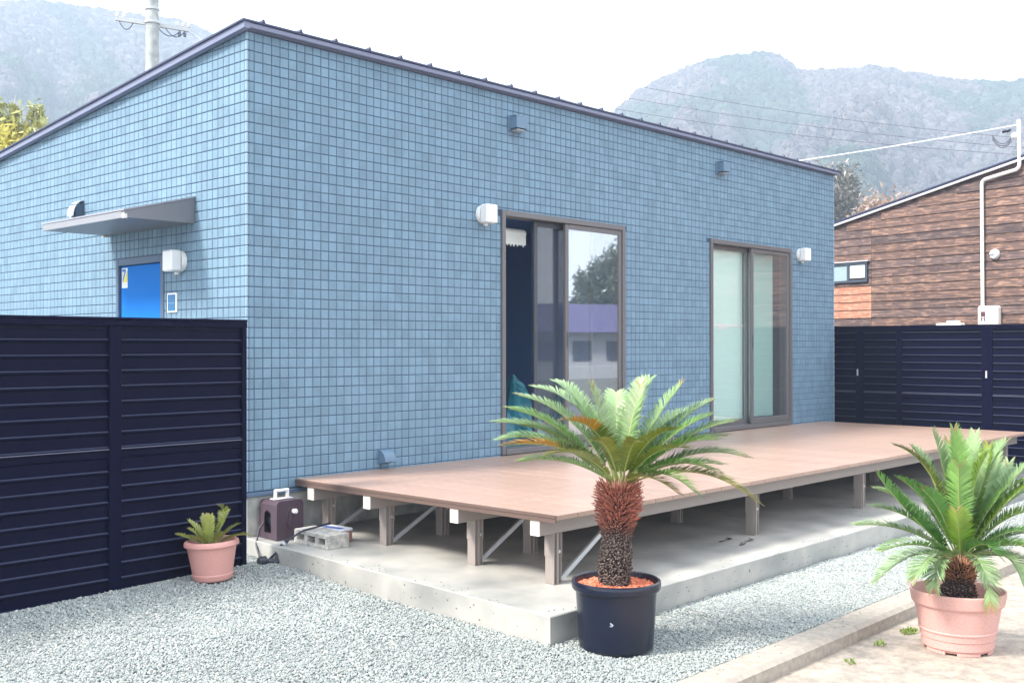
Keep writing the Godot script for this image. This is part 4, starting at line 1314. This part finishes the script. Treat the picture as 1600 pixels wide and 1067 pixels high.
	obj("soil", b, tri_tex(mat("soil_pale", Color(0.36, 0.27, 0.2), 0.95), M.blotch, Vector3.ONE * 6.0, false), pot)
	var c2 := thing("cycad", "low bushy cycad with a short brown stem in the wide pink pot", "cycad", Vector3(1.85, 0.085, 4.47), turn)
	trunk_scales(c2, 0.235, 0.085, 0.07, Vector3(0.01, 0, 0), 0.45, 650, Color(0.08, 0.035, 0.03), Color(0.42, 0.2, 0.1))
	var g := func(ctrl: Vector3, tip: Vector3, kind := "mid") -> void:
		var s := Vector3(0.018, 0.25, 0) + Vector3(tip.x, 0, tip.z).limit_length(1.0) * 0.06
		frond(c2, s, ctrl + Vector3(0, 0.25, 0), tip + Vector3(0, 0.25, 0), kind, 0.108)
	g.call(Vector3(-0.28, 0.22, 0.0), Vector3(-0.58, 0.19, 0.0))
	g.call(Vector3(-0.3, 0.12, 0.1), Vector3(-0.5, -0.11, 0.1), "")
	g.call(Vector3(-0.27, 0.29, 0.05), Vector3(-0.49, 0.3, 0.05), "dark")
	g.call(Vector3(-0.38, 0.32, 0.1), Vector3(-0.49, 0.49, 0.1), "dark")
	g.call(Vector3(-0.21, 0.38, 0.15), Vector3(-0.4, 0.48, 0.2), "dark")
	g.call(Vector3(-0.08, 0.58, -0.05), Vector3(-0.35, 0.65, -0.05), "olive")
	g.call(Vector3(-0.02, 0.41, -0.05), Vector3(-0.1, 0.72, -0.1), "")
	g.call(Vector3(0.02, 0.33, -0.1), Vector3(0.03, 0.66, -0.2), "")
	g.call(Vector3(0.06, 0.41, -0.05), Vector3(0.02, 0.74, -0.1))
	g.call(Vector3(0.1, 0.36, -0.1), Vector3(0.19, 0.7, -0.2), "")
	g.call(Vector3(0.14, 0.33, -0.05), Vector3(0.23, 0.64, -0.1), "lime")
	g.call(Vector3(0.23, 0.32, -0.15), Vector3(0.35, 0.6, -0.25), "")
	g.call(Vector3(0.28, 0.27, -0.2), Vector3(0.44, 0.52, -0.3), "")
	g.call(Vector3(0.22, 0.4, 0.0), Vector3(0.43, 0.55, 0.0), "")
	g.call(Vector3(0.23, 0.39, 0.1), Vector3(0.44, 0.48, 0.1), "lime")
	g.call(Vector3(0.23, 0.34, 0.1), Vector3(0.5, 0.28, 0.1), "lime")
	g.call(Vector3(0.24, 0.27, 0.15), Vector3(0.43, 0.14, 0.2), "dark")
	g.call(Vector3(0.25, 0.23, 0.2), Vector3(0.35, 0.02, 0.25))
	g.call(Vector3(0.2, 0.16, 0.25), Vector3(0.24, -0.09, 0.3), "")
	g.call(Vector3(0.03, 0.15, 0.28), Vector3(0.06, -0.21, 0.3), "")
	g.call(Vector3(-0.21, 0.15, 0.25), Vector3(-0.23, -0.12, 0.25), "")
	g.call(Vector3(-0.07, 0.19, 0.2), Vector3(-0.11, 0.31, 0.25), "lime")
	g.call(Vector3(-0.17, 0.35, 0.2), Vector3(-0.3, 0.43, 0.25), "dark")
	g.call(Vector3(-0.27, 0.16, 0.15), Vector3(-0.5, 0.08, 0.2))
	g.call(Vector3(0.01, 0.21, 0.3), Vector3(0.08, 0.08, 0.35), "dark")
	g.call(Vector3(-0.25, 0.13, 0.25), Vector3(-0.36, -0.06, 0.3), "")
	for q in [[0.3, 0.66, -0.05, ""], [0.36, 0.45, 0.05, "mid"], [0.5, 0.4, -0.1, "mid"], [0.52, 0.16, 0.05, "dark"], [0.15, 0.6, 0.05, "lime"], [-0.2, 0.62, -0.15, ""], [-0.42, 0.38, -0.1, "mid"], [0.3, 0.12, 0.35, "mid"], [-0.05, 0.55, 0.15, "mid"], [0.4, 0.0, 0.15, ""]]:
		g.call(Vector3(q[0] * 0.5, q[1] * 0.72 + 0.06, q[2] * 0.5), Vector3(q[0], q[1], q[2]), q[3])
	# smaller salmon pot by the fence
	var p3 := Vector3(-0.577, gy(-0.577, 0.5) - 0.005, 0.49)
	pot = thing("pink_pot", "small salmon pink pot with a rolled rim standing against the dark fence", "flower pot", p3)
	pot.rotation = Vector3(-0.02, 0, 0.03)
	b = B.new()
	b.lathe([Vector2(0.0, 0.0), Vector2(0.118, 0.0), Vector2(0.127, 0.012), Vector2(0.13, 0.028), Vector2(0.133, 0.03), Vector2(0.134, 0.042), Vector2(0.131, 0.046), Vector2(0.161, 0.226), Vector2(0.176, 0.226), Vector2(0.18, 0.234), Vector2(0.176, 0.252), Vector2(0.164, 0.262), Vector2(0.152, 0.262), Vector2(0.148, 0.25), Vector2(0.147, 0.2)], 56)
	obj("shell", b, pink2, pot)
	b = B.new()
	b.lathe([Vector2(0.15, 0.22), Vector2(0.0, 0.235)], 24)
	obj("soil", b, mat("soil_dark", Color(0.1, 0.07, 0.05), 0.95), pot)
	var c3 := thing("cycad", "stunted yellowing cycad with a few short fronds in the salmon pot", "cycad", p3 + Vector3(0, 0.235, 0), turn)
	var k3 := func(ctrl: Vector3, tip: Vector3, kind := "tiny") -> void:
		frond(c3, Vector3(tip.x * 0.15, -0.01, tip.z * 0.3), ctrl + Vector3(0.107, 0.02, 0), tip + Vector3(0.107, 0.02, 0), kind, 0.054)
	k3.call(Vector3(-0.25, 0.02, 0.02), Vector3(-0.34, 0.04, 0.02))
	k3.call(Vector3(-0.19, 0.05, 0.05), Vector3(-0.25, 0.08, 0.05))
	k3.call(Vector3(-0.17, 0.07, 0.0), Vector3(-0.16, 0.17, 0.0))
	k3.call(Vector3(-0.12, 0.07, 0.05), Vector3(-0.10, 0.18, 0.08))
	k3.call(Vector3(0.02, 0.2, -0.02), Vector3(-0.08, 0.23, -0.02))
	k3.call(Vector3(-0.0, 0.09, 0.0), Vector3(0.07, 0.11, 0.0))
	k3.call(Vector3(0.04, 0.06, 0.03), Vector3(0.15, 0.04, 0.03), "yellow")
	k3.call(Vector3(-0.2, 0.05, -0.03), Vector3(-0.28, 0.12, -0.05))
	k3.call(Vector3(-0.06, 0.1, -0.04), Vector3(-0.02, 0.19, -0.06))
	k3.call(Vector3(-0.14, 0.03, 0.12), Vector3(-0.2, 0.05, 0.15), "yellow")
	k3.call(Vector3(-0.04, 0.06, 0.08), Vector3(0.01, 0.07, 0.12), "yellow")

# ---------- fittings on the walls ----------
func wall_fittings() -> void:
	# porch lamps: a round base on the wall, a white square head standing off it
	var lb := ["white square porch lamp beside the blue entrance door", "white square porch lamp at the upper corner of the clear glass door", "white square porch lamp beside the door with mint blinds"]
	var where := [[Vector3(0, 2.235, -0.915), -PI / 2], [Vector3(2.475, 2.75, 0), 0.0], [Vector3(8.36, 2.745, 0), 0.0]]
	for i in 3:
		var l := thing("porch_lamp", lb[i], "lamp", where[i][0], where[i][1], "porch lamps")
		var b := B.new()
		b.lathe([Vector2(0.0, 0.034), Vector2(0.07, 0.034), Vector2(0.08, 0.028), Vector2(0.084, 0.0)], 32, Vector3.ZERO, Basis(Vector3.RIGHT, PI / 2))
		obj("base_disc", b, M.white, l)
		b = B.new()
		b.box(Vector3(0, 0, 0.085), Vector3(0.14, 0.165, 0.09), 0.010)
		obj("lamp_head", b, mat("opal_acrylic", Color(0.86, 0.86, 0.84), 0.3), l)
		b = B.new()
		b.tube([Vector3(0.0, -0.086, 0.04), Vector3(0.0, -0.1, 0.04), Vector3(0, -0.106, 0.04)], [0.02, 0.02, 0.012], 14)
		obj("sensor", b, M.white, l)
	# hooded vents high on the front wall
	var hood := mat("hood_metal", Color(0.12, 0.2, 0.29), 0.4)
	var hl := ["steel-blue square vent hood high on the wall above the clear glass door", "steel-blue square vent hood under the roof edge above the mint-blind door"]
	var hp := [Vector3(2.90, 3.63, 0), Vector3(6.44, 3.645, 0)]
	for i in 2:
		var v := thing("vent_hood", hl[i], "vent", hp[i], 0.0, "vent hoods under the roof edge")
		var b := B.new()
		b.box(Vector3(0, 0.0, 0.006), Vector3(0.19, 0.15, 0.012), 0.002)
		obj("wall_plate", b, hood, v)
		b = B.new()
		b.prism(PackedVector2Array([Vector2(0.012, 0.066), Vector2(0.085, 0.066), Vector2(0.1, 0.055), Vector2(0.1, -0.05), Vector2(0.094, -0.05), Vector2(0.094, 0.052), Vector2(0.082, 0.06), Vector2(0.012, 0.06)]), Vector3(-0.075, 0, 0), Vector3(0, 0, 1), Vector3.UP, Vector3(0.15, 0, 0))
		for s in [-0.0745, 0.0705]:
			b.prism(PackedVector2Array([Vector2(0.0125, -0.058), Vector2(0.0935, -0.05), Vector2(0.0935, 0.0515), Vector2(0.0125, 0.0595)]), Vector3(s, 0, 0), Vector3(0, 0, 1), Vector3.UP, Vector3(0.004, 0, 0))
		obj("hood", b, hood, v)
		b = B.new()
		b.box(Vector3(0.0, -0.062, 0.05), Vector3(0.1, 0.008, 0.07), 0.002)
		b.box(Vector3(0.0, -0.072, 0.05), Vector3(0.11, 0.004, 0.08), 0.001)
		obj("damper", b, M.galv, v)
	# quarter-round pipe cowl low on the wall
	var c := thing("pipe_cowl", "small steel-blue quarter-round pipe cowl low on the wall above the deck", "vent", Vector3(1.31, 0.655, 0))
	var b := B.new()
	var arc := PackedVector2Array([Vector2(0.0, -0.06), Vector2(0.0, 0.06)])
	var outer := PackedVector2Array()
	for k in 9: outer.append(Vector2(0.003 + 0.092 * sin(PI * 0.5 * k / 8.0), 0.06 - 0.1 + 0.1 * cos(PI * 0.5 * k / 8.0)))
	for k in range(8, -1, -1): outer.append(Vector2(0.003 + 0.088 * sin(PI * 0.5 * k / 8.0), 0.056 - 0.096 + 0.096 * cos(PI * 0.5 * k / 8.0)))
	b.prism(outer, Vector3(-0.058, 0, 0), Vector3(0, 0, 1), Vector3.UP, Vector3(0.116, 0, 0))
	for s in [-0.0575, 0.0545]:
		var cheek := PackedVector2Array([Vector2(0.004, -0.062)])
		for k in range(8, -1, -1): cheek.append(Vector2(0.003 + 0.0875 * sin(PI * 0.5 * k / 8.0), 0.0555 - 0.0955 + 0.0955 * cos(PI * 0.5 * k / 8.0)))
		b.prism(cheek, Vector3(s, 0, 0), Vector3(0, 0, 1), Vector3.UP, Vector3(0.003, 0, 0))
	obj("cowl", b, hood, c)
	b = B.new()
	b.tube([Vector3(0, -0.01, 0.002), Vector3(0, -0.03, 0.05)], 0.03, 14)
	obj("pipe_stub", b, M.taupe_dark, c)
	# rounded intake hood on the gable above the canopy
	c = thing("intake_hood", "small rounded pale intake hood above the door canopy on the gable", "vent", Vector3(0, 2.79, -2.655), -PI / 2)
	b = B.new()
	outer = PackedVector2Array()
	for k in 9: outer.append(Vector2(0.002 + 0.1 * sin(PI * 0.5 * k / 8.0), -0.06 + 0.145 * cos(PI * 0.5 * k / 8.0)))
	for k in range(8, -1, -1): outer.append(Vector2(0.002 + 0.093 * sin(PI * 0.5 * k / 8.0), -0.06 + 0.138 * cos(PI * 0.5 * k / 8.0)))
	b.prism(outer, Vector3(-0.06, 0, 0), Vector3(0, 0, 1), Vector3.UP, Vector3(0.12, 0, 0))
	b.span(Vector3(-0.015, -0.08, 0.078), Vector3(0.02, 0.0, 0.103), 0.004)
	obj("shell", b, mat("hood_grey", Color(0.42, 0.47, 0.52), 0.4), c)
	b = B.new()
	b.span(Vector3(-0.059, -0.085, 0.003), Vector3(0.059, 0.05, 0.075), 0.004)
	obj("grille", b, mat("grille_dark", Color(0.05, 0.08, 0.13), 0.7), c)
	# canopy over the entrance: flat underside, deep at the wall, thin at its lip
	c = thing("door_canopy", "grey sheet-metal canopy jutting out over the blue entrance door", "canopy", Vector3(0, 2.52, -1.41), -PI / 2)
	var steel := mat("canopy_metal", Color(0.17, 0.17, 0.19), 0.4)
	b = B.new()
	b.prism(PackedVector2Array([Vector2(0.004, 0.0), Vector2(0.585, 0.0), Vector2(0.585, 0.05), Vector2(0.004, 0.2)]), Vector3(-0.7, 0, 0), Vector3(0, 0, 1), Vector3.UP, Vector3(1.4, 0, 0))
	obj("body", b, steel, c)
	b = B.new()
	b.prism(PackedVector2Array([Vector2(0.002, 0.2015), Vector2(0.586, 0.0515), Vector2(0.592, 0.051), Vector2(0.592, 0.062), Vector2(0.002, 0.214)]), Vector3(-0.706, 0, 0), Vector3(0, 0, 1), Vector3.UP, Vector3(1.412, 0, 0))
	obj("top_sheet", b, mat("canopy_top", Color(0.3, 0.31, 0.36), 0.4), c)
	b = B.new()
	b.span(Vector3(-0.69, -0.004, 0.57), Vector3(0.66, 0.046, 0.5885), 0.002)
	obj("lip", b, mat("canopy_lip", Color(0.25, 0.26, 0.29), 0.4), c)
	b = B.new()
	b.span(Vector3(0.661, -0.006, 0.56), Vector3(0.7, 0.03, 0.5888), 0.003)
	b.span(Vector3(-0.7, -0.018, 0.02), Vector3(-0.66, -0.0005, 0.075), 0.003)
	obj("end_cap", b, M.white, c)
	# framed blue plaque beside the door
	c = thing("wall_plaque", "small blue plaque in a white frame beside the entrance door", "plaque", Vector3(0, 1.91, -1.045), -PI / 2)
	b = B.new()
	b.box(Vector3(0, 0, 0.006), Vector3(0.146, 0.156, 0.012), 0.002)
	obj("frame", b, M.white, c)
	b = B.new()
	b.box(Vector3(0, 0, 0.0125), Vector3(0.116, 0.132, 0.003), 0.001)
	obj("plate", b, mat("plaque_blue", Color(0.02, 0.15, 0.34), 0.4), c)
	var tmx := TextMesh.new()
	var sf := SystemFont.new()
	sf.font_names = PackedStringArray(["Droid Sans"])
	tmx.font = sf
	tmx.text = "~ ~~~ ~"
	tmx.font_size = 16; tmx.pixel_size = 0.0011; tmx.depth = 0.0008
	b = B.new()
	for k in 7:
		b.box(Vector3(-0.042 + k * 0.014, -0.003 + 0.0015 * sin(k * 2.0), 0.0144), Vector3(0.010, 0.006, 0.0008))
	obj("faded_line", b, mat("plaque_line", Color(0.25, 0.4, 0.55), 0.5), c)

# ---------- hose box, block and other small things ----------
func small_things() -> void:
	var bx := thing("hose_reel_box", "brown plastic hose reel box with a white carrying handle under the deck edge", "hose reel", Vector3(0.215, slab_y(0.14), 0.135))
	var brown := bumped(tri_tex(mat("brown_plastic", Color(0.075, 0.045, 0.065), 0.4), M.fine, Vector3.ONE * 4.0, false), M.speck, 0.03)
	# shell: rounded front and back plates with an arched opening in the entrance-side face
	var w := 0.118
	var hh := 0.285
	var b := B.new()
	var prof := PackedVector2Array([Vector2(-w, 0.0), Vector2(w, 0.0)])
	for k in 5: prof.append(Vector2(w - 0.035 + 0.035 * cos(PI * 0.5 * k / 4.0), hh - 0.035 + 0.035 * sin(PI * 0.5 * k / 4.0)))
	for k in 5: prof.append(Vector2(-w + 0.035 - 0.035 * sin(PI * 0.5 * k / 4.0), hh - 0.035 + 0.035 * cos(PI * 0.5 * k / 4.0)))
	b.prism(prof, Vector3(0, 0, 0.096), Vector3.RIGHT, Vector3.UP, Vector3(0, 0, 0.014))
	obj("end_plate", b, brown, bx)
	b = B.new()
	b.prism(prof, Vector3(0, 0, -0.11), Vector3.RIGHT, Vector3.UP, Vector3(0, 0, 0.014))
	obj("end_plate", b, brown, bx)
	b = B.new()
	b.span(Vector3(w - 0.008, 0.002, -0.0955), Vector3(w - 0.001, hh - 0.03, 0.0955))
	b.span(Vector3(-w + 0.03, hh - 0.008, -0.0955), Vector3(w - 0.03, hh - 0.001, 0.0955))
	b.bar(Vector3(-w + 0.004, hh - 0.032, 0), Vector3(-w + 0.032, hh - 0.004, 0), 0.19, 0.006)
	b.bar(Vector3(w - 0.004, hh - 0.032, 0), Vector3(w - 0.032, hh - 0.004, 0), 0.19, 0.006)
	b.span(Vector3(-w + 0.001, 0.002, -0.0955), Vector3(-w + 0.008, 0.05, 0.0955))
	b.span(Vector3(-w + 0.001, 0.0505, -0.0955), Vector3(-w + 0.008, hh - 0.03, -0.05))
	b.span(Vector3(-w + 0.001, 0.0505, 0.035), Vector3(-w + 0.008, hh - 0.03, 0.0955))
	var arch := PackedVector2Array([Vector2(-0.0495, hh - 0.0305), Vector2(-0.0495, 0.17)])
	for k in 9: arch.append(Vector2(-0.0075 - 0.042 * cos(PI * k / 8.0), 0.17 + 0.042 * sin(PI * k / 8.0)))
	arch.append(Vector2(0.0345, hh - 0.0305))
	b.prism(arch, Vector3(-w + 0.001, 0, 0), Vector3(0, 0, 1), Vector3.UP, Vector3(0.007, 0, 0))
	obj("shell", b, brown, bx)
	b = B.new()
	b.span(Vector3(-w + 0.02, 0.004, -0.09), Vector3(w - 0.02, 0.012, 0.09))
	b.tube([Vector3(0, 0.13, -0.08), Vector3(0, 0.13, 0.09)], 0.085, 24)
	b.tube([Vector3(-w + 0.012, 0.2, -0.02), Vector3(-w + 0.012, 0.2, 0.03)], 0.005, 6)
	obj("reel", b, M.black, bx)
	b = B.new()
	b.bar(Vector3(-0.012, 0.11, 0.1175), Vector3(0.008, 0.2, 0.1175), 0.024, 0.012, 0.004, Vector3(0, 0, 1))
	b.tube([Vector3(-0.012, 0.11, 0.1105), Vector3(-0.012, 0.11, 0.13)], 0.017, 14)
	var crank := obj("crank", b, brown, bx)
	b = B.new()
	b.tube([Vector3(0.022, 0.205, 0.118), Vector3(0.022, 0.205, 0.15), Vector3(0.022, 0.205, 0.156)], [0.017, 0.019, 0.012], 18)
	obj("crank_knob", b, M.white, crank)
	b = B.new()
	b.span(Vector3(-0.085, hh + 0.0005, -0.03), Vector3(0.085, hh + 0.008, 0.03), 0.003)
	b.span(Vector3(-0.062, hh + 0.0085, -0.013), Vector3(-0.044, hh + 0.055, 0.013), 0.004)
	b.span(Vector3(0.044, hh + 0.0085, -0.013), Vector3(0.062, hh + 0.055, 0.013), 0.004)
	b.span(Vector3(-0.062, hh + 0.0552, -0.014), Vector3(0.062, hh + 0.074, 0.014), 0.005)
	obj("handle", b, mat("ivory_plastic", Color(0.78, 0.76, 0.76), 0.4), bx)
	# hose: out of the box, down over the slab edge and up on to the block
	var pts := []
	for q in [Vector3(0.085, 0.27, 0.1), Vector3(0.05, 0.22, 0.09), Vector3(0.005, 0.12, 0.12), Vector3(-0.02, 0.045, 0.2), Vector3(-0.01, 0.03, 0.29), Vector3(0.01, 0.09, 0.36), Vector3(0.08, 0.185, 0.42), Vector3(0.17, 0.243, 0.47), Vector3(0.27, 0.256, 0.49), Vector3(0.36, 0.262, 0.47), Vector3(0.42, 0.262, 0.45)]: pts.append(q)
	var cv := Curve3D.new()
	for i in pts.size():
		var tg: Vector3 = (pts[mini(i + 1, pts.size() - 1)] - pts[maxi(i - 1, 0)]) * 0.17
		cv.add_point(pts[i], -tg, tg)
	var sm := []
	for i in 60: sm.append(cv.sample_baked(cv.get_baked_length() * i / 59.0))
	b = B.new()
	b.tube(sm, 0.0075, 8)
	var hose := thing("garden_hose", "black hose looping from the reel box over the slab with its spray head", "hose")
	obj("tube", b, M.black, hose)
	b = B.new()
	b.tube([Vector3(-0.105, 0.04, 0.34), Vector3(-0.065, 0.042, 0.345), Vector3(-0.058, 0.042, 0.346)], [0.037, 0.036, 0.026], 20)
	b.tube([Vector3(-0.118, 0.039, 0.338), Vector3(-0.1055, 0.04, 0.34)], [0.031, 0.037], 20)
	obj("spray_head", b, M.black, hose)
	b = B.new()
	b.tube([Vector3(-0.059, 0.042, 0.346), Vector3(0.0, 0.03, 0.385), Vector3(0.03, 0.045, 0.40), Vector3(0.075, 0.09, 0.40)], [0.016, 0.018, 0.016, 0.01], 12)
	b.tube([Vector3(0.0, 0.04, 0.385), Vector3(0.03, 0.095, 0.37), Vector3(0.06, 0.15, 0.385), Vector3(0.085, 0.178, 0.40)], [0.018, 0.02, 0.019, 0.013], 12)
	obj("grip", b, M.black, hose)
	b = B.new()
	b.tube([Vector3(0.055, 0.145, 0.384), Vector3(0.068, 0.162, 0.39)], 0.0225, 14)
	obj("collar", b, M.galv, hose)
	# hollow concrete block lying on its side, three cores to the entrance side
	var y := slab_y(0.54)
	var bk := thing("concrete_block", "pale hollow concrete block lying on the slab with three open cores", "concrete block", Vector3(0.275, y + 0.05, 0.54), 0.02)
	bk.rotation.x = SLOPE
	b = B.new()
	b.span(Vector3(-0.095, 0.022, -0.195), Vector3(0.095, 0.05, 0.195), 0.003)
	b.span(Vector3(-0.095, -0.05, -0.195), Vector3(0.095, -0.024, 0.195), 0.003)
	for z in [-0.178, -0.062, 0.062, 0.178]:
		var t := 0.034
		b.span(Vector3(-0.094, -0.0238, z - t * 0.5), Vector3(0.094, 0.0218, z + t * 0.5))
	b.span(Vector3(0.0, -0.0237, -0.19), Vector3(0.06, 0.0217, 0.19))
	obj("block", b, bumped(tri_tex(mat("block_concrete", Color(0.62, 0.6, 0.56), 0.9), M.blotch, Vector3.ONE * 3.0, false), M.speck, 0.25), bk)
	var br := thing("scrub_brush", "reddish scrubbing brush with a white and blue back lying behind the block", "brush", Vector3(0.435, slab_y(0.5), 0.5), 0.1)
	b = B.new()
	b.span(Vector3(-0.065, 0.0, -0.11), Vector3(0.065, 0.075, 0.11), 0.006)
	obj("bristles", b, bumped(mat("bristle_red", Color(0.32, 0.16, 0.12), 0.9), M.speck, 0.3), br)
	b = B.new()
	b.span(Vector3(-0.068, 0.0755, -0.113), Vector3(0.068, 0.1, 0.113), 0.008)
	obj("back", b, mat("brush_back", Color(0.7, 0.72, 0.78), 0.5), br)
	b = B.new()
	b.span(Vector3(-0.06, 0.1005, -0.1), Vector3(-0.012, 0.104, 0.1), 0.001)
	obj("stripe", b, mat("brush_blue", Color(0.12, 0.2, 0.5), 0.5), br)
	# bits of dead leaf on the slab
	var ll := ["long dry brown leaf scrap on the slab under the deck", "curled dark leaf scrap beside the deck post on the slab", "tiny dark leaf scrap nearest the slab's front edge"]
	var lp := [Vector3(2.62, 0, 2.45), Vector3(2.70, 0, 2.58), Vector3(2.50, 0, 2.62)]
	for i in 3:
		b = B.new()
		var n := [9, 6, 3][i] as int
		for k in n:
			var a := rng.randf() * TAU
			var o := Vector3(rng.randf_range(-0.09, 0.09), 0.004 + rng.randf() * 0.008, rng.randf_range(-0.015, 0.015))
			var d := Vector3(cos(a), 0.15, sin(a)) * 0.035
			var s := Vector3(-sin(a), 0.1, cos(a)) * 0.012
			b.tri(o - s, o + s, o + d)
			b.tri(o - s, o - d * 0.6, o + s)
		var lf := obj("dead_leaf", b, mat("dead_leaf", Color(0.035, 0.04, 0.03), 0.9))
		lf.position = lp[i] + Vector3(0, slab_y(lp[i].z), 0)
		tag(lf, ll[i], "leaf", "leaf scraps on the slab")
	# weeds in the joint between kerb and pavement
	var wl := ["bright green weed tuft on the pavement beside the wide pink pot", "thin green weed sprig in the pavement joint by the kerb", "flat small weed on the pavement near the picture's lower edge"]
	var wp := [Vector3(2.0, -0.185, 4.123), Vector3(1.61, -0.185, 4.113), Vector3(1.145, -0.185, 4.154)]
	for i in 3:
		b = B.new()
		var n := [130, 34, 20][i] as int
		var r := [0.075, 0.06, 0.05][i] as float
		for k in n:
			var a := rng.randf() * TAU
			var o := Vector3(cos(a), 0, sin(a) * 0.5) * r * sqrt(rng.randf()) + Vector3(0, 0.002, 0)
			var d := Vector3(rng.randf_range(-1, 1), rng.randf_range(0.2, 1.2), rng.randf_range(-1, 1)).normalized() * rng.randf_range(0.014, 0.034)
			var s := d.cross(Vector3(rng.randfn(), rng.randfn(), rng.randfn())).normalized() * 0.006
			b.col = Color(0.16, 0.26, 0.04).lerp(Color(0.3, 0.36, 0.1), rng.randf())
			b.tri(o, o + d * 0.55 + s, o + d)
			b.tri(o, o + d, o + d * 0.55 - s)
		var we := obj("weed", b, M.leaf)
		we.position = wp[i]
		tag(we, wl[i], "weed", "weeds along the kerb")

# ---------- loose gravel ----------
func gravel() -> void:
	var lumps := FastNoiseLite.new()
	lumps.seed = 12; lumps.frequency = 1.4
	var b := B.new()
	blob(b, 1.0, 6, 4, 0.22, 77)
	var m := b.mesh()
	var tr := []
	var cs := []
	var try := func(x: float, z: float, big: float) -> void:
		if z > 3.792 or (x > 0.0 and x < 9.31 and z < 2.965): return
		if x > -0.21 and z < 0.0 : return
		if x <= -0.19 and z < 0.30 : return
		if Vector2(x - 0.25, z - 3.222).length() < 0.2: return
		if Vector2(x + 0.577, z - 0.49).length() < 0.125: return
		var s := rng.randf_range(0.0040, 0.0070) * (1.5 if rng.randf() < 0.05 else 1.0) * big
		var bs := Basis.from_euler(Vector3(rng.randf() * TAU, rng.randf() * TAU, rng.randf() * TAU)) * Basis.from_scale(Vector3(s * 1.25, s * 0.8, s))
		tr.append(Transform3D(bs, Vector3(x, gy(x, z) - 0.008 + 0.006 * lumps.get_noise_2d(x, z) + rng.randf_range(-0.004, 0.006), z)))
		var t := rng.randf()
		var k := Color(0.265, 0.295, 0.29).lerp(Color(0.36, 0.385, 0.37), t)
		if rng.randf() < 0.1: k = Color(0.19, 0.22, 0.225)
		if rng.randf() < 0.1: k = Color(0.5, 0.49, 0.45)
		cs.append(k * (1.0 + 0.16 * lumps.get_noise_2d(x * 0.5 + 40.0, z * 0.5)))
	for i in 185000:
		var x := rng.randf_range(-4.6, 1.2)
		var z := rng.randf_range(0.0, 3.8)
		# keep to what can be looked at: beyond the near corner outside the frame fewer are needed
		if x < -1.5 and z < 0.3: continue
		try.call(x, z, 1.0)
	for i in 52000:
		try.call(rng.randf_range(1.2, 4.6), rng.randf_range(2.95, 3.8), 1.0)
	for i in 22000:
		try.call(rng.randf_range(4.6, 9.4), rng.randf_range(2.95, 3.8), 1.15)
	# strays kicked on to the slab's edge and the kerb
	for i in 90:
		var q := Vector3(rng.randf_range(0.05, 5.0), 0, 2.955 - 0.16 * pow(rng.randf(), 2.0))
		if i % 3 == 0: q = Vector3(0.02 + 0.12 * pow(rng.randf(), 2.0), 0, rng.randf_range(0.8, 2.9))
		var s := rng.randf_range(0.0035, 0.006)
		q.y = slab_y(q.z) + s * 0.5
		if i % 3 == 1: q = Vector3(rng.randf_range(-0.5, 4.0), -0.097 + s * 0.5, 3.80 + 0.13 * pow(rng.randf(), 2.0))
		tr.append(Transform3D(Basis.from_euler(Vector3(rng.randf() * TAU, rng.randf() * TAU, 0)).scaled(Vector3(s * 1.2, s * 0.8, s)), q))
		cs.append(Color(0.3, 0.33, 0.32))
	var g := many("gravel", m, M.tint_rough, tr, cs)
	tag(g, "pale blue-grey gravel spread over the yard", "gravel")
